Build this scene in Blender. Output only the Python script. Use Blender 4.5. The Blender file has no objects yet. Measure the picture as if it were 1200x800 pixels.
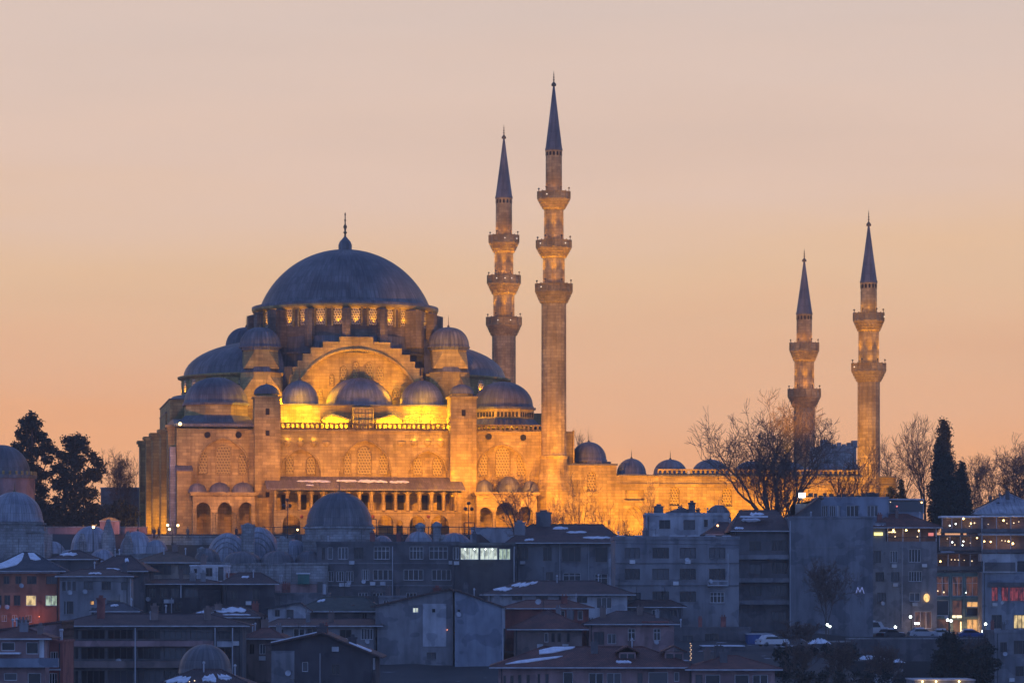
import bpy, math, random
from mathutils import Vector, Matrix
from math import sin, cos, pi, sqrt, radians
SC = bpy.context.scene
COL = SC.collection
FPX = 3976.0      # focal length of the lens in photo pixels (1200 wide)
HOR = 706.0       # photo row of the eye level

# ------------------------------------------------------------------ camera
cam_d = bpy.data.cameras.new('camera')
cam = bpy.data.objects.new('camera', cam_d); COL.objects.link(cam)
cam.location = (0, 0, 0); cam.rotation_euler = (radians(90), 0, 0)
cam_d.sensor_width = 36.0; cam_d.lens = 36.0 * FPX / 1200.0
cam_d.shift_y = (HOR - 400.0) / 1200.0
cam_d.clip_start = 1.0; cam_d.clip_end = 30000.0
SC.camera = cam

# ------------------------------------------------------------------ world: dusk sky
W = bpy.data.worlds.new('World'); SC.world = W; W.use_nodes = True
nt = W.node_tree; nt.nodes.clear()
N = nt.nodes.new; L = nt.links.new
tc = N('ShaderNodeTexCoord'); sep = N('ShaderNodeSeparateXYZ'); L(tc.outputs['Generated'], sep.inputs[0])
def ramp(stops):
    r = N('ShaderNodeValToRGB'); r.color_ramp.interpolation = 'EASE'
    el = r.color_ramp.elements
    while len(el) > 1: el.remove(el[-1])
    el[0].position = stops[0][0]; el[0].color = (*stops[0][1], 1)
    for p, c in stops[1:]:
        e = el.new(p); e.color = (*c, 1)
    r.color_ramp.interpolation = 'LINEAR'
    return r
# faint streaks of cirrus disturb the elevation a little
mapn = N('ShaderNodeMapping'); mapn.inputs['Scale'].default_value = (3, 3, 26); L(tc.outputs['Generated'], mapn.inputs[0])
noi = N('ShaderNodeTexNoise'); noi.inputs['Scale'].default_value = 1.5; noi.inputs['Detail'].default_value = 4; L(mapn.outputs[0], noi.inputs['Vector'])
nm = N('ShaderNodeMath'); nm.operation = 'MULTIPLY_ADD'; L(noi.outputs['Fac'], nm.inputs[0]); nm.inputs[1].default_value = 0.045; L(sep.outputs['Z'], nm.inputs[2])
ns = N('ShaderNodeMath'); ns.operation = 'SUBTRACT'; L(nm.outputs[0], ns.inputs[0]); ns.inputs[1].default_value = 0.0225
SUNSET = ramp([(0.0, (1.03, 0.475, 0.215)), (0.045, (1.05, 0.50, 0.23)), (0.065, (1.0, 0.535, 0.29)), (0.10, (0.95, 0.615, 0.375)), (0.13, (0.90, 0.645, 0.505)),
               (0.18, (0.80, 0.635, 0.555)), (0.32, (0.38, 0.39, 0.50)), (0.55, (0.11, 0.20, 0.53)), (1.0, (0.075, 0.155, 0.48))])
DUSK = ramp([(0.0, (0.345, 0.55, 1.26)), (0.15, (0.345, 0.55, 1.26)), (0.40, (0.165, 0.29, 0.74)), (1.0, (0.08, 0.16, 0.48))])
L(ns.outputs[0], SUNSET.inputs[0]); L(ns.outputs[0], DUSK.inputs[0])
mr = N('ShaderNodeMapRange'); mr.interpolation_type = 'SMOOTHSTEP'; L(sep.outputs['Y'], mr.inputs[0])
mr.inputs[1].default_value = 0.15; mr.inputs[2].default_value = 0.85
mx = N('ShaderNodeMix'); mx.data_type = 'RGBA'; L(mr.outputs[0], mx.inputs[0]); L(DUSK.outputs[0], mx.inputs[6]); L(SUNSET.outputs[0], mx.inputs[7])
# a few faint veils of cloud high up
cm_ = N('ShaderNodeMapping'); cm_.inputs['Scale'].default_value = (5, 5, 34); cm_.inputs['Rotation'].default_value = (0.0, 0.35, 0.0); L(tc.outputs['Generated'], cm_.inputs[0])
cn_ = N('ShaderNodeTexNoise'); cn_.inputs['Scale'].default_value = 1.1; cn_.inputs['Detail'].default_value = 7; L(cm_.outputs[0], cn_.inputs['Vector'])
cr_ = N('ShaderNodeMapRange'); L(cn_.outputs['Fac'], cr_.inputs[0]); cr_.inputs[1].default_value = 0.46; cr_.inputs[2].default_value = 0.72; cr_.inputs[3].default_value = 1.0; cr_.inputs[4].default_value = 0.955
cx_ = N('ShaderNodeVectorMath'); cx_.operation = 'SCALE'; L(mx.outputs[2], cx_.inputs[0]); L(cr_.outputs[0], cx_.inputs['Scale'])
bg = N('ShaderNodeBackground'); bg.inputs['Strength'].default_value = 0.93; L(cx_.outputs[0], bg.inputs['Color'])
wo = N('ShaderNodeOutputWorld'); L(bg.outputs[0], wo.inputs[0])

# the sun has just set behind the mosque: only its weak broad afterglow is left
sd = bpy.data.lights.new('sun', 'SUN'); sd.energy = 0.12; sd.angle = radians(12); sd.color = (1.0, 0.55, 0.32)
so = bpy.data.objects.new('sun', sd); COL.objects.link(so)
so.rotation_euler = (Vector((-0.35, -1, -0.03))).to_track_quat('-Z', 'Y').to_euler()

SC.view_settings.view_transform = 'Standard'; SC.view_settings.look = 'None'
SC.view_settings.exposure = 0.0; SC.view_settings.gamma = 1.0; SC.view_settings.use_curve_mapping = False
SC.cycles.use_denoising = True
SC.cycles.max_bounces = 5; SC.cycles.diffuse_bounces = 3; SC.cycles.glossy_bounces = 2; SC.cycles.volume_bounces = 0
SC.cycles.transparent_max_bounces = 6; SC.cycles.sample_clamp_indirect = 3.0
SC.cycles.caustics_reflective = False; SC.cycles.caustics_refractive = False

# ------------------------------------------------------------------ frames of reference
class Frame:
    """A building's own axes: u along its front, v into it; U and Z turn a sight line into its metres."""
    def __init__(s, px, d, yaw_deg=0.0):
        s.yaw = radians(yaw_deg); s.c = cos(s.yaw); s.s = sin(s.yaw)
        s.ox = (px - 600) / FPX * d; s.oy = d; s.zb = 0.0
    def U(s, px, v=0.0):
        k = (px - 600) / FPX
        return (k * (s.oy + v * s.c) - s.ox + v * s.s) / (s.c - k * s.s)
    def Y(s, u, v=0.0): return s.oy + u * s.s + v * s.c
    def Z(s, py, u, v=0.0): return (HOR - py) / FPX * s.Y(u, v) - s.zb
    def at(s, px, py, v=0.0):
        u = s.U(px, v); return u, s.Z(py, u, v)
    def m(s, u, v=0.0): return s.Y(u, v) / FPX           # metres per photo pixel there
    def world(s, u, v, z): return Vector((s.ox + u * s.c - v * s.s, s.oy + u * s.s + v * s.c, z + s.zb))
def P(px, py, d): return Vector(((px - 600) / FPX * d, d, (HOR - py) / FPX * d))

def lerp_table(t, y):
    if y <= t[0][0]: return t[0][1]
    for (a, za), (b, zb) in zip(t, t[1:]):
        if y <= b: return za + (zb - za) * (y - a) / (b - a)
    return t[-1][1]
T_LEFT = [(0, -30), (250, -24), (330, -17), (400, -11), (457, -5), (500, 1), (526, 5), (536, 10.85), (660, 10.85), (800, 4), (1500, -20), (9000, -150)]
T_MID = [(0, -30), (250, -25), (330, -18), (400, -11), (440, -7), (470, -5), (520, -3.5), (541, -3), (545, 10.85), (660, 10.85), (800, 4), (1500, -20), (9000, -150)]
T_RIGHT = [(0, -30), (250, -26), (330, -20), (400, -15), (494, -12), (496, -5), (541, -4.7), (547, 10.85), (660, 10.85), (800, 4), (1500, -20), (9000, -150)]
def ground_z(x, y):
    if x < -5: return lerp_table(T_LEFT, y)
    if x < 12: k = (x + 5) / 17; return lerp_table(T_LEFT, y) * (1 - k) + lerp_table(T_MID, y) * k
    if x < 42: return lerp_table(T_MID, y)
    if x < 50: k = (x - 42) / 8; return lerp_table(T_MID, y) * (1 - k) + lerp_table(T_RIGHT, y) * k
    return lerp_table(T_RIGHT, y)

# ------------------------------------------------------------------ materials
MATS = {}
def newmat(name):
    m = bpy.data.materials.new(name); m.use_nodes = True
    t = m.node_tree; b = t.nodes['Principled BSDF']
    MATS[name] = m; return m, t, b
def uvnode(t): 
    n = t.nodes.new('ShaderNodeUVMap'); n.uv_map = 'UVMap'; return n.outputs[0]
def noise_mix(t, src_vec, scale, ca, cb, detail=5, stretch=None, lo=0.35, hi=0.65):
    vec = src_vec
    if stretch:
        mp = t.nodes.new('ShaderNodeMapping'); mp.inputs['Scale'].default_value = stretch; t.links.new(vec, mp.inputs[0]); vec = mp.outputs[0]
    n = t.nodes.new('ShaderNodeTexNoise'); n.inputs['Scale'].default_value = scale; n.inputs['Detail'].default_value = detail
    t.links.new(vec, n.inputs['Vector'])
    r = t.nodes.new('ShaderNodeMapRange'); r.inputs[1].default_value = lo; r.inputs[2].default_value = hi; t.links.new(n.outputs['Fac'], r.inputs[0])
    x = t.nodes.new('ShaderNodeMix'); x.data_type = 'RGBA'; t.links.new(r.outputs[0], x.inputs[0])
    for s, c in ((6, ca), (7, cb)):
        if isinstance(c, tuple): x.inputs[s].default_value = (*c, 1)
        else: t.links.new(c, x.inputs[s])
    return x.outputs[2]
def mul_col(t, a, b_):
    x = t.nodes.new('ShaderNodeMix'); x.data_type = 'RGBA'; x.blend_type = 'MULTIPLY'; x.inputs[0].default_value = 1
    for s, c in ((6, a), (7, b_)):
        if isinstance(c, tuple): x.inputs[s].default_value = (*c, 1)
        else: t.links.new(c, x.inputs[s])
    return x.outputs[2]
def sc3(c, k): return tuple(min(1, v * k) for v in c)
def stone(name, col, bw=1.35, bh=0.52, joint=0.6, stain=0.68):
    m, t, b = newmat(name); uv = uvnode(t)
    br = t.nodes.new('ShaderNodeTexBrick'); t.links.new(uv, br.inputs['Vector'])
    br.inputs['Scale'].default_value = 1.0; br.inputs['Brick Width'].default_value = bw; br.inputs['Row Height'].default_value = bh
    br.inputs['Mortar Size'].default_value = 0.035; br.inputs['Mortar Smooth'].default_value = 0.4
    br.inputs['Color1'].default_value = (*sc3(col, 1.2), 1); br.inputs['Color2'].default_value = (*sc3(col, 0.76), 1); br.inputs['Mortar'].default_value = (*sc3(col, joint), 1)
    geo = t.nodes.new('ShaderNodeNewGeometry')
    w1 = noise_mix(t, geo.outputs['Position'], 0.28, (stain, stain * 0.97, stain * 0.93), (1.06, 1.06, 1.06), 8, None, .38, .6)
    w2 = noise_mix(t, geo.outputs['Position'], 1.0, (0.78, 0.76, 0.74), (1.04, 1.04, 1.04), 7, (1.6, 1.6, 0.16), .36, .56)
    c = mul_col(t, mul_col(t, br.outputs['Color'], w1), w2)
    t.links.new(c, b.inputs['Base Color']); b.inputs['Roughness'].default_value = 0.85
    bp = t.nodes.new('ShaderNodeBump'); bp.inputs['Strength'].default_value = 0.35; bp.inputs['Distance'].default_value = 0.05
    t.links.new(br.outputs['Fac'], bp.inputs['Height']); bp.invert = True; t.links.new(bp.outputs[0], b.inputs['Normal'])
    return m
def lead(name, col, seam=0.75, rough=0.5):
    m, t, b = newmat(name); uv = uvnode(t)
    sx = t.nodes.new('ShaderNodeSeparateXYZ'); t.links.new(uv, sx.inputs[0])
    a = t.nodes.new('ShaderNodeMath'); a.operation = 'MULTIPLY'; t.links.new(sx.outputs[0], a.inputs[0]); a.inputs[1].default_value = pi / seam
    s = t.nodes.new('ShaderNodeMath'); s.operation = 'SINE'; t.links.new(a.outputs[0], s.inputs[0])
    ab = t.nodes.new('ShaderNodeMath'); ab.operation = 'ABSOLUTE'; t.links.new(s.outputs[0], ab.inputs[0])
    pw = t.nodes.new('ShaderNodeMapRange'); t.links.new(ab.outputs[0], pw.inputs[0]); pw.inputs[1].default_value = 0.0; pw.inputs[2].default_value = 0.35
    geo = t.nodes.new('ShaderNodeNewGeometry')
    c1 = noise_mix(t, uv, 0.9, sc3(col, 0.72), sc3(col, 1.22), 6, (2.0, 0.28, 1))
    c2 = noise_mix(t, geo.outputs['Position'], 0.22, (0.66, 0.68, 0.72), (1.12, 1.1, 1.08), 7, None, .38, .62)
    x = t.nodes.new('ShaderNodeMix'); x.data_type = 'RGBA'; t.links.new(pw.outputs[0], x.inputs[0]); x.inputs[6].default_value = (0.7, 0.7, 0.7, 1); x.inputs[7].default_value = (1, 1, 1, 1)
    sh = t.nodes.new('ShaderNodeTexBrick'); t.links.new(uv, sh.inputs['Vector']); sh.inputs['Scale'].default_value = 1; sh.inputs['Brick Width'].default_value = seam; sh.inputs['Row Height'].default_value = 1.5
    sh.inputs['Color1'].default_value = (0.78, 0.78, 0.78, 1); sh.inputs['Color2'].default_value = (1.16, 1.15, 1.13, 1); sh.inputs['Mortar'].default_value = (0.62, 0.62, 0.62, 1); sh.inputs['Mortar Size'].default_value = 0.03
    t.links.new(mul_col(t, mul_col(t, mul_col(t, c1, c2), x.outputs[2]), sh.outputs['Color']), b.inputs['Base Color'])
    b.inputs['Roughness'].default_value = rough; b.inputs['Metallic'].default_value = 0.0
    bp = t.nodes.new('ShaderNodeBump'); bp.inputs['Strength'].default_value = 0.5; bp.inputs['Distance'].default_value = 0.06
    t.links.new(pw.outputs[0], bp.inputs['Height']); bp.invert = True; t.links.new(bp.outputs[0], b.inputs['Normal'])
    return m
def plain(name, col, rough=0.8, var=0.25, scale=0.8, stretch=(1.5, 1.5, 0.5), metal=0.0):
    m, t, b = newmat(name); geo = t.nodes.new('ShaderNodeNewGeometry')
    c = noise_mix(t, geo.outputs['Position'], scale, sc3(col, 1 - var), sc3(col, 1 + var * 0.7), 7, stretch)
    t.links.new(c, b.inputs['Base Color']); b.inputs['Roughness'].default_value = rough; b.inputs['Metallic'].default_value = metal
    return m
def tiles(name, col):
    m, t, b = newmat(name); uv = uvnode(t)
    br = t.nodes.new('ShaderNodeTexBrick'); t.links.new(uv, br.inputs['Vector']); br.inputs['Scale'].default_value = 1
    br.inputs['Brick Width'].default_value = 0.24; br.inputs['Row Height'].default_value = 0.36; br.inputs['Mortar Size'].default_value = 0.03
    br.inputs['Color1'].default_value = (*sc3(col, 1.15), 1); br.inputs['Color2'].default_value = (*sc3(col, 0.75), 1); br.inputs['Mortar'].default_value = (*sc3(col, 0.4), 1)
    geo = t.nodes.new('ShaderNodeNewGeometry')
    w = noise_mix(t, geo.outputs['Position'], 0.5, (0.6, 0.62, 0.66), (1.05, 1.0, 1.0), 6)
    t.links.new(mul_col(t, br.outputs['Color'], w), b.inputs['Base Color']); b.inputs['Roughness'].default_value = 0.8
    return m
def emit(name, col, strength, base=(0.5, 0.5, 0.5)):
    m, t, b = newmat(name); b.inputs['Base Color'].default_value = (*base, 1)
    b.inputs['Emission Color'].default_value = (*col, 1); b.inputs['Emission Strength'].default_value = strength
    return m
def emit_room(name, col, strength, dark=0.35, scale=1.4):
    """a lit room behind glass: curtains, shelves and people make it uneven"""
    m, t, b = newmat(name); geo = t.nodes.new('ShaderNodeNewGeometry')
    c = noise_mix(t, geo.outputs['Position'], scale, sc3(col, dark), col, 3, (1.6, 1.0, 0.7), 0.38, 0.58)
    t.links.new(c, b.inputs['Emission Color']); b.inputs['Emission Strength'].default_value = strength; b.inputs['Base Color'].default_value = (0.05, 0.05, 0.05, 1)
    return m
def lattice(name, frame_col, hole_col, pitch=0.40, hole=0.30):
    m, t, b = newmat(name); uv = uvnode(t)
    sx = t.nodes.new('ShaderNodeSeparateXYZ'); t.links.new(uv, sx.inputs[0])
    h = t.nodes.new('ShaderNodeMath'); h.operation = 'MULTIPLY_ADD'; t.links.new(sx.outputs[1], h.inputs[0]); h.inputs[1].default_value = 0.5; t.links.new(sx.outputs[0], h.inputs[2])
    cb = t.nodes.new('ShaderNodeCombineXYZ'); t.links.new(h.outputs[0], cb.inputs[0]); t.links.new(sx.outputs[1], cb.inputs[1])
    vo = t.nodes.new('ShaderNodeTexVoronoi'); vo.inputs['Scale'].default_value = 1 / pitch; vo.inputs['Randomness'].default_value = 0.0; vo.voronoi_dimensions = '2D'
    t.links.new(cb.outputs[0], vo.inputs['Vector'])
    r = t.nodes.new('ShaderNodeMapRange'); t.links.new(vo.outputs['Distance'], r.inputs[0]); r.inputs[1].default_value = hole; r.inputs[2].default_value = hole + 0.08
    x = t.nodes.new('ShaderNodeMix'); x.data_type = 'RGBA'; t.links.new(r.outputs[0], x.inputs[0]); x.inputs[6].default_value = (*hole_col, 1); x.inputs[7].default_value = (*frame_col, 1)
    t.links.new(x.outputs[2], b.inputs['Base Color']); b.inputs['Roughness'].default_value = 0.6
    bp = t.nodes.new('ShaderNodeBump'); bp.inputs['Strength'].default_value = 0.7; bp.inputs['Distance'].default_value = 0.08; t.links.new(r.outputs[0], bp.inputs['Height']); t.links.new(bp.outputs[0], b.inputs['Normal'])
    return m
STONE = stone('ashlar_stone', (0.43, 0.315, 0.118))
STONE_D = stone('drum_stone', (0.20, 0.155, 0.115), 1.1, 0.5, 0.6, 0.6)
STONE_S = stone('shaft_stone', (0.38, 0.28, 0.14), 1.0, 0.5, 0.65, 0.72)
STONE_G = stone('grey_stone', (0.33, 0.33, 0.33), 0.9, 0.4, 0.6)
LEAD = lead('sheet_lead', (0.15, 0.145, 0.15))
LEAD_P = lead('sheet_lead_pale', (0.22, 0.215, 0.22), 0.6)
LEAD_W = lead('weathered_roof_lead', (0.17, 0.145, 0.14), 0.6)
RAIL = stone('shaded_rail_stone', (0.17, 0.12, 0.055))  # darker copy of the ashlar: the rail's unlit shade put into its colour
LATT = lattice('pierced_window_lattice', (0.37, 0.27, 0.08), (0.11, 0.075, 0.03), 0.46, 0.22)
LATT_D = lattice('drum_window_lattice', (0.50, 0.40, 0.26), (0.05, 0.03, 0.015), 0.42, 0.26)
DARK = plain('dark_opening', (0.02, 0.018, 0.018), 0.9)
GOLD = plain('tarnished_gilding', (0.20, 0.12, 0.05), 0.4, metal=0.3)
SNOW = plain('old_snow', (0.74, 0.76, 0.80), 0.75, 0.16, 1.6, (1, 1, 1))
def glass(name, col):
    m, t, b = newmat(name); b.inputs['Base Color'].default_value = (*col, 1); b.inputs['Roughness'].default_value = 0.12; b.inputs['Specular IOR Level'].default_value = 0.35
    return m
GLASS = glass('dark_glass', (0.012, 0.014, 0.018))
GLASS_C = glass('curtained_glass', (0.07, 0.072, 0.08))
FRAME_W = plain('white_window_paint', (0.62, 0.62, 0.62), 0.5, 0.1)
FRAME_D = plain('brown_window_paint', (0.10, 0.085, 0.08), 0.6, 0.2)
BARK = plain('bark', (0.10, 0.072, 0.06), 0.9, 0.3, 2)
TWIG = plain('twig_bark', (0.13, 0.085, 0.065), 0.9, 0.2, 2)
LEAF_D = plain('dark_needles', (0.020, 0.028, 0.020), 0.8, 0.5, 0.7, (1, 1, 1))
LEAF_C = plain('cypress_needles', (0.022, 0.032, 0.022), 0.8, 0.5, 1.0, (1, 1, 1))
METAL = plain('dark_iron', (0.035, 0.035, 0.04), 0.5)
METAL_P = plain('pale_pipe', (0.45, 0.46, 0.48), 0.5)
TILE = tiles('red_roof_tile', (0.21, 0.085, 0.062))
TILE_D = tiles('dark_roof_tile', (0.135, 0.085, 0.075))
TILE_G = tiles('grey_roof_tile', (0.10, 0.10, 0.11))
def wallmat(name, col):
    """old plaster: blotches, repaired patches, rain streaks and damp"""
    m, t, b = newmat(name); pos = t.nodes.new('ShaderNodeNewGeometry').outputs['Position']
    c = noise_mix(t, pos, 0.5, sc3(col, 0.78), sc3(col, 1.15), 8, (1.2, 1.2, 0.7), .36, .62)
    pt = noise_mix(t, pos, 0.33, (1, 1, 1), (0.72, 0.73, 0.76), 2, (1.0, 1.0, 1.3), .56, .575)
    stv = noise_mix(t, pos, 1.0, (0.74, 0.74, 0.75), (1.03, 1.03, 1.03), 7, (1.3, 1.3, 0.13), .32, .52)
    t.links.new(mul_col(t, mul_col(t, c, pt), stv), b.inputs['Base Color']); b.inputs['Roughness'].default_value = 0.9
    bp = t.nodes.new('ShaderNodeBump'); bp.inputs['Strength'].default_value = 0.25; bp.inputs['Distance'].default_value = 0.04
    n = t.nodes.new('ShaderNodeTexNoise'); n.inputs['Scale'].default_value = 2.5; n.inputs['Detail'].default_value = 6; t.links.new(pos, n.inputs['Vector']); t.links.new(n.outputs['Fac'], bp.inputs['Height']); t.links.new(bp.outputs[0], b.inputs['Normal'])
    return m
W_GREY = wallmat('grey_plaster', (0.235, 0.235, 0.245)); W_DGREY = wallmat('dark_grey_plaster', (0.135, 0.13, 0.135)); W_PALE = wallmat('pale_plaster', (0.44, 0.45, 0.47))
W_WHITE = wallmat('white_plaster', (0.60, 0.60, 0.60)); W_BEIGE = wallmat('beige_plaster', (0.34, 0.285, 0.235)); W_RED = wallmat('brick_red_plaster', (0.30, 0.105, 0.085))
W_BROWN = wallmat('brown_plaster', (0.20, 0.15, 0.135)); W_PINK = wallmat('dusty_pink_plaster', (0.34, 0.215, 0.205)); W_BLUE = wallmat('blue_grey_plaster', (0.24, 0.27, 0.32))
W_GREEN = wallmat('sea_green_plaster', (0.15, 0.24, 0.24)); W_DARK = wallmat('dark_timber', (0.075, 0.07, 0.078)); W_ORANGE = wallmat('terracotta_plaster', (0.36, 0.17, 0.11))
CONC = wallmat('weathered_concrete', (0.20, 0.205, 0.22))
LIT_COOL = emit_room('lit_room_cool', (0.62, 0.80, 0.62), 0.75); LIT_WARM = emit_room('lit_room_warm', (1.0, 0.50, 0.16), 1.0)
LIT_RED = emit_room('lit_room_red', (0.8, 0.12, 0.14), 0.30, 0.15); LIT_WHITE = emit_room('lit_room_white', (0.75, 0.85, 0.75), 0.95)
LIT_YEL = emit_room('lit_room_yellow', (1.0, 0.72, 0.32), 0.9); LIT_DIM = emit_room('lit_room_dim', (0.65, 0.24, 0.13), 0.16, 0.1)
BULB = emit('warm_bulb', (1.0, 0.62, 0.20), 9.0); BULB_W = emit('white_bulb', (0.85, 1.0, 0.92), 9.0); BULB_S = emit('small_warm_bulb', (1.0, 0.72, 0.4), 2.0)

# ------------------------------------------------------------------ mesh builder
class MB:
    def __init__(s): s.v = []; s.f = []; s.uv = []
    def face(s, pts, uv=None):
        n = len(s.v); s.v += [tuple(p) for p in pts]; s.f.append(tuple(range(n, n + len(pts)))); s.uv.append(uv)
    def box(s, x0, x1, y0, y1, z0, z1):
        if x0 > x1: x0, x1 = x1, x0
        p = [(x, y, z) for z in (z0, z1) for y in (y0, y1) for x in (x0, x1)]
        for q in ((0, 2, 3, 1), (4, 5, 7, 6), (0, 1, 5, 4), (2, 6, 7, 3), (0, 4, 6, 2), (1, 3, 7, 5)): s.face([p[i] for i in q])
        return s
    def prism(s, poly, z0, z1, top=True):
        n = len(poly)
        for i in range(n):
            a, b = poly[i], poly[(i + 1) % n]
            s.face([(*a, z0), (*b, z0), (*b, z1), (*a, z1)])
        if top: s.face([(*p, z1) for p in poly])
        return s
    def ngon_prism(s, cx, cy, r, n, z0, z1, rot=None, r1=None):
        rot = pi / n if rot is None else rot; r1 = r if r1 is None else r1
        A = [(cx + r * cos(rot + 2 * pi * i / n), cy + r * sin(rot + 2 * pi * i / n), z0) for i in range(n)]
        B = [(cx + r1 * cos(rot + 2 * pi * i / n), cy + r1 * sin(rot + 2 * pi * i / n), z1) for i in range(n)]
        for i in range(n): j = (i + 1) % n; s.face([A[i], A[j], B[j], B[i]])
        s.face(B); s.face(A[::-1]); return s
    def extr_y(s, pts, y0, y1):
        n = len(pts)
        s.face([(x, y0, z) for x, z in pts]); s.face([(x, y1, z) for x, z in pts][::-1])
        for i in range(n):
            (xa, za), (xb, zb) = pts[i], pts[(i + 1) % n]
            s.face([(xa, y0, za), (xa, y1, za), (xb, y1, zb), (xb, y0, zb)])
        return s
    def extr_x(s, pts, x0, x1):
        n = len(pts)
        s.face([(x0, y, z) for y, z in pts][::-1]); s.face([(x1, y, z) for y, z in pts])
        for i in range(n):
            (ya, za), (yb, zb) = pts[i], pts[(i + 1) % n]
            s.face([(x0, ya, za), (x1, ya, za), (x1, yb, zb), (x0, yb, zb)])
        return s
    def lathe(s, cx, cy, prof, n=48, a0=0.0, a1=2 * pi, flutes=0, amp=0.0):
        rm = max(r for r, z in prof) or 1; full = abs(a1 - a0 - 2 * pi) < 1e-6
        rows = []; ln = 0; lens = []
        for k, (r, z) in enumerate(prof):
            if k: ln += sqrt((r - prof[k - 1][0]) ** 2 + (z - prof[k - 1][1]) ** 2)
            lens.append(ln); row = []
            for i in range(n + (0 if full else 1)):
                a = a0 + (a1 - a0) * i / n
                rr = r * (1 + amp * (abs(sin(a * flutes / 2)) - 0.5)) if flutes else r
                row.append((cx + rr * cos(a), cy + rr * sin(a), z))
            rows.append(row)
        base = len(s.v); w = len(rows[0])
        for row in rows: s.v += row
        for k in range(len(prof) - 1):
            for i in range(n):
                j = (i + 1) % w
                s.f.append((base + k * w + i, base + k * w + j, base + (k + 1) * w + j, base + (k + 1) * w + i))
                ua, ub = (a1 - a0) * i / n * rm, (a1 - a0) * (i + 1) / n * rm
                s.uv.append([(ua, lens[k]), (ub, lens[k]), (ub, lens[k + 1]), (ua, lens[k + 1])])
        return s
    def tube(s, p, q, r0, r1=None, n=6):
        p, q = Vector(p), Vector(q); r1 = r0 if r1 is None else r1; d = q - p
        if d.length < 1e-6: return s
        d.normalize(); a = d.cross(Vector((0, 0, 1)) if abs(d.z) < 0.9 else Vector((1, 0, 0))).normalized(); b = d.cross(a)
        base = len(s.v)
        for c, r in ((p, r0), (q, r1)):
            for i in range(n):
                t = 2 * pi * i / n; s.v.append(tuple(c + a * (r * cos(t)) + b * (r * sin(t))))
        for i in range(n):
            j = (i + 1) % n; s.f.append((base + i, base + j, base + n + j, base + n + i)); s.uv.append(None)
        if n > 4: s.f.append(tuple(base + n + i for i in range(n))); s.uv.append(None)
        return s
    def ball(s, c, r, n=10, sz=1.0):
        prof = [(r * cos(t), c[2] + r * sz * sin(t)) for t in [(-pi / 2) + pi * k / 6 for k in range(7)]]
        return s.lathe(c[0], c[1], [(max(a, 0.0005), b) for a, b in prof], n)
    def wall(s, x0, x1, z0, z1, y, depth, ops, n=10):
        """front sheet at y with openings (a, b, zbottom, zspring, rise) and their reveals"""
        xs = sorted({x0, x1, *[o[0] for o in ops], *[o[1] for o in ops]}); zs = sorted({z0, z1, *[o[2] for o in ops], *[o[3] + o[4] for o in ops]})
        xs = [x for x in xs if x0 <= x <= x1]; zs = [z for z in zs if z0 <= z <= z1]
        for xa, xb in zip(xs, xs[1:]):
            for za, zb in zip(zs, zs[1:]):
                cx, cz = (xa + xb) / 2, (za + zb) / 2
                if xb - xa < 1e-5 or zb - za < 1e-5 or any(o[0] < cx < o[1] and o[2] < cz < o[3] + o[4] for o in ops): continue
                s.face([(xa, y, za), (xb, y, za), (xb, y, zb), (xa, y, zb)])
        for a, b, zb, zs_, rise in ops:
            y1 = y + depth
            s.face([(a, y, zb), (a, y1, zb), (a, y1, zs_), (a, y, zs_)]); s.face([(b, y1, zb), (b, y, zb), (b, y, zs_), (b, y1, zs_)])
            s.face([(a, y1, zb), (a, y, zb), (b, y, zb), (b, y1, zb)])
            if rise <= 0: s.face([(a, y, zs_), (a, y1, zs_), (b, y1, zs_), (b, y, zs_)]); continue
            for i in range(n):
                xa, xb = a + (b - a) * i / n, a + (b - a) * (i + 1) / n
                za, zc = zs_ + rise * arch_h(xa, a, b), zs_ + rise * arch_h(xb, a, b); zt = zs_ + rise
                s.face([(xa, y, za), (xb, y, zc), (xb, y, zt), (xa, y, zt)])
                s.face([(xa, y, za), (xa, y1, za), (xb, y1, zc), (xb, y, zc)])
        return s
    def arch_plate(s, a, b, zb, zs_, rise, y, n=10):
        """a flat panel with an arched head"""
        pts = [(a, zb), (b, zb)] + [(b - (b - a) * i / n, zs_ + rise * arch_h(b - (b - a) * i / n, a, b)) for i in range(n + 1)]
        s.face([(x, y, z) for x, z in pts]); return s
    def build(s, name, mat, parent=None, smooth=False):
        me = bpy.data.meshes.new(name); me.from_pydata(s.v, [], s.f); me.materials.append(mat)
        uvl = me.uv_layers.new(name='UVMap'); data = []
        for f, uv in zip(s.f, s.uv):
            if uv: 
                for a in uv: data += a
                continue
            p = [Vector(s.v[i]) for i in f]; nn = Vector((0, 0, 0))
            for i in range(len(p)): nn += (p[i] - p[0]).cross(p[(i + 1) % len(p)] - p[0])
            nn = nn.normalized() if nn.length > 1e-12 else Vector((0, 0, 1))
            if abs(nn.z) > 0.95: 
                for q in p: data += (q.x, q.y)
            else:
                t = Vector((-nn.y, nn.x, 0)).normalized(); w = nn.cross(t)
                for q in p: data += (q.dot(t), q.dot(w))
        uvl.data.foreach_set('uv', data)
        if smooth: me.polygons.foreach_set('use_smooth', [True] * len(me.polygons))
        me.update()
        o = bpy.data.objects.new(name, me); COL.objects.link(o)
        if parent: o.parent = parent
        return o
def arch_h(x, a, b):
    t = min(1, abs(x - (a + b) / 2) / ((b - a) / 2)); return 0.86 * sqrt(max(0, 1 - t * t)) + 0.14 * (1 - t)
def cap(r, h, z0, k=10, bulge=1.0):
    """profile of a dome: radius r, height h, from z0 up"""
    out = []
    for i in range(k + 1):
        t = pi / 2 * i / k; out.append((max(r * cos(t) ** bulge, 0.001), z0 + h * sin(t)))
    return out
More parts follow.
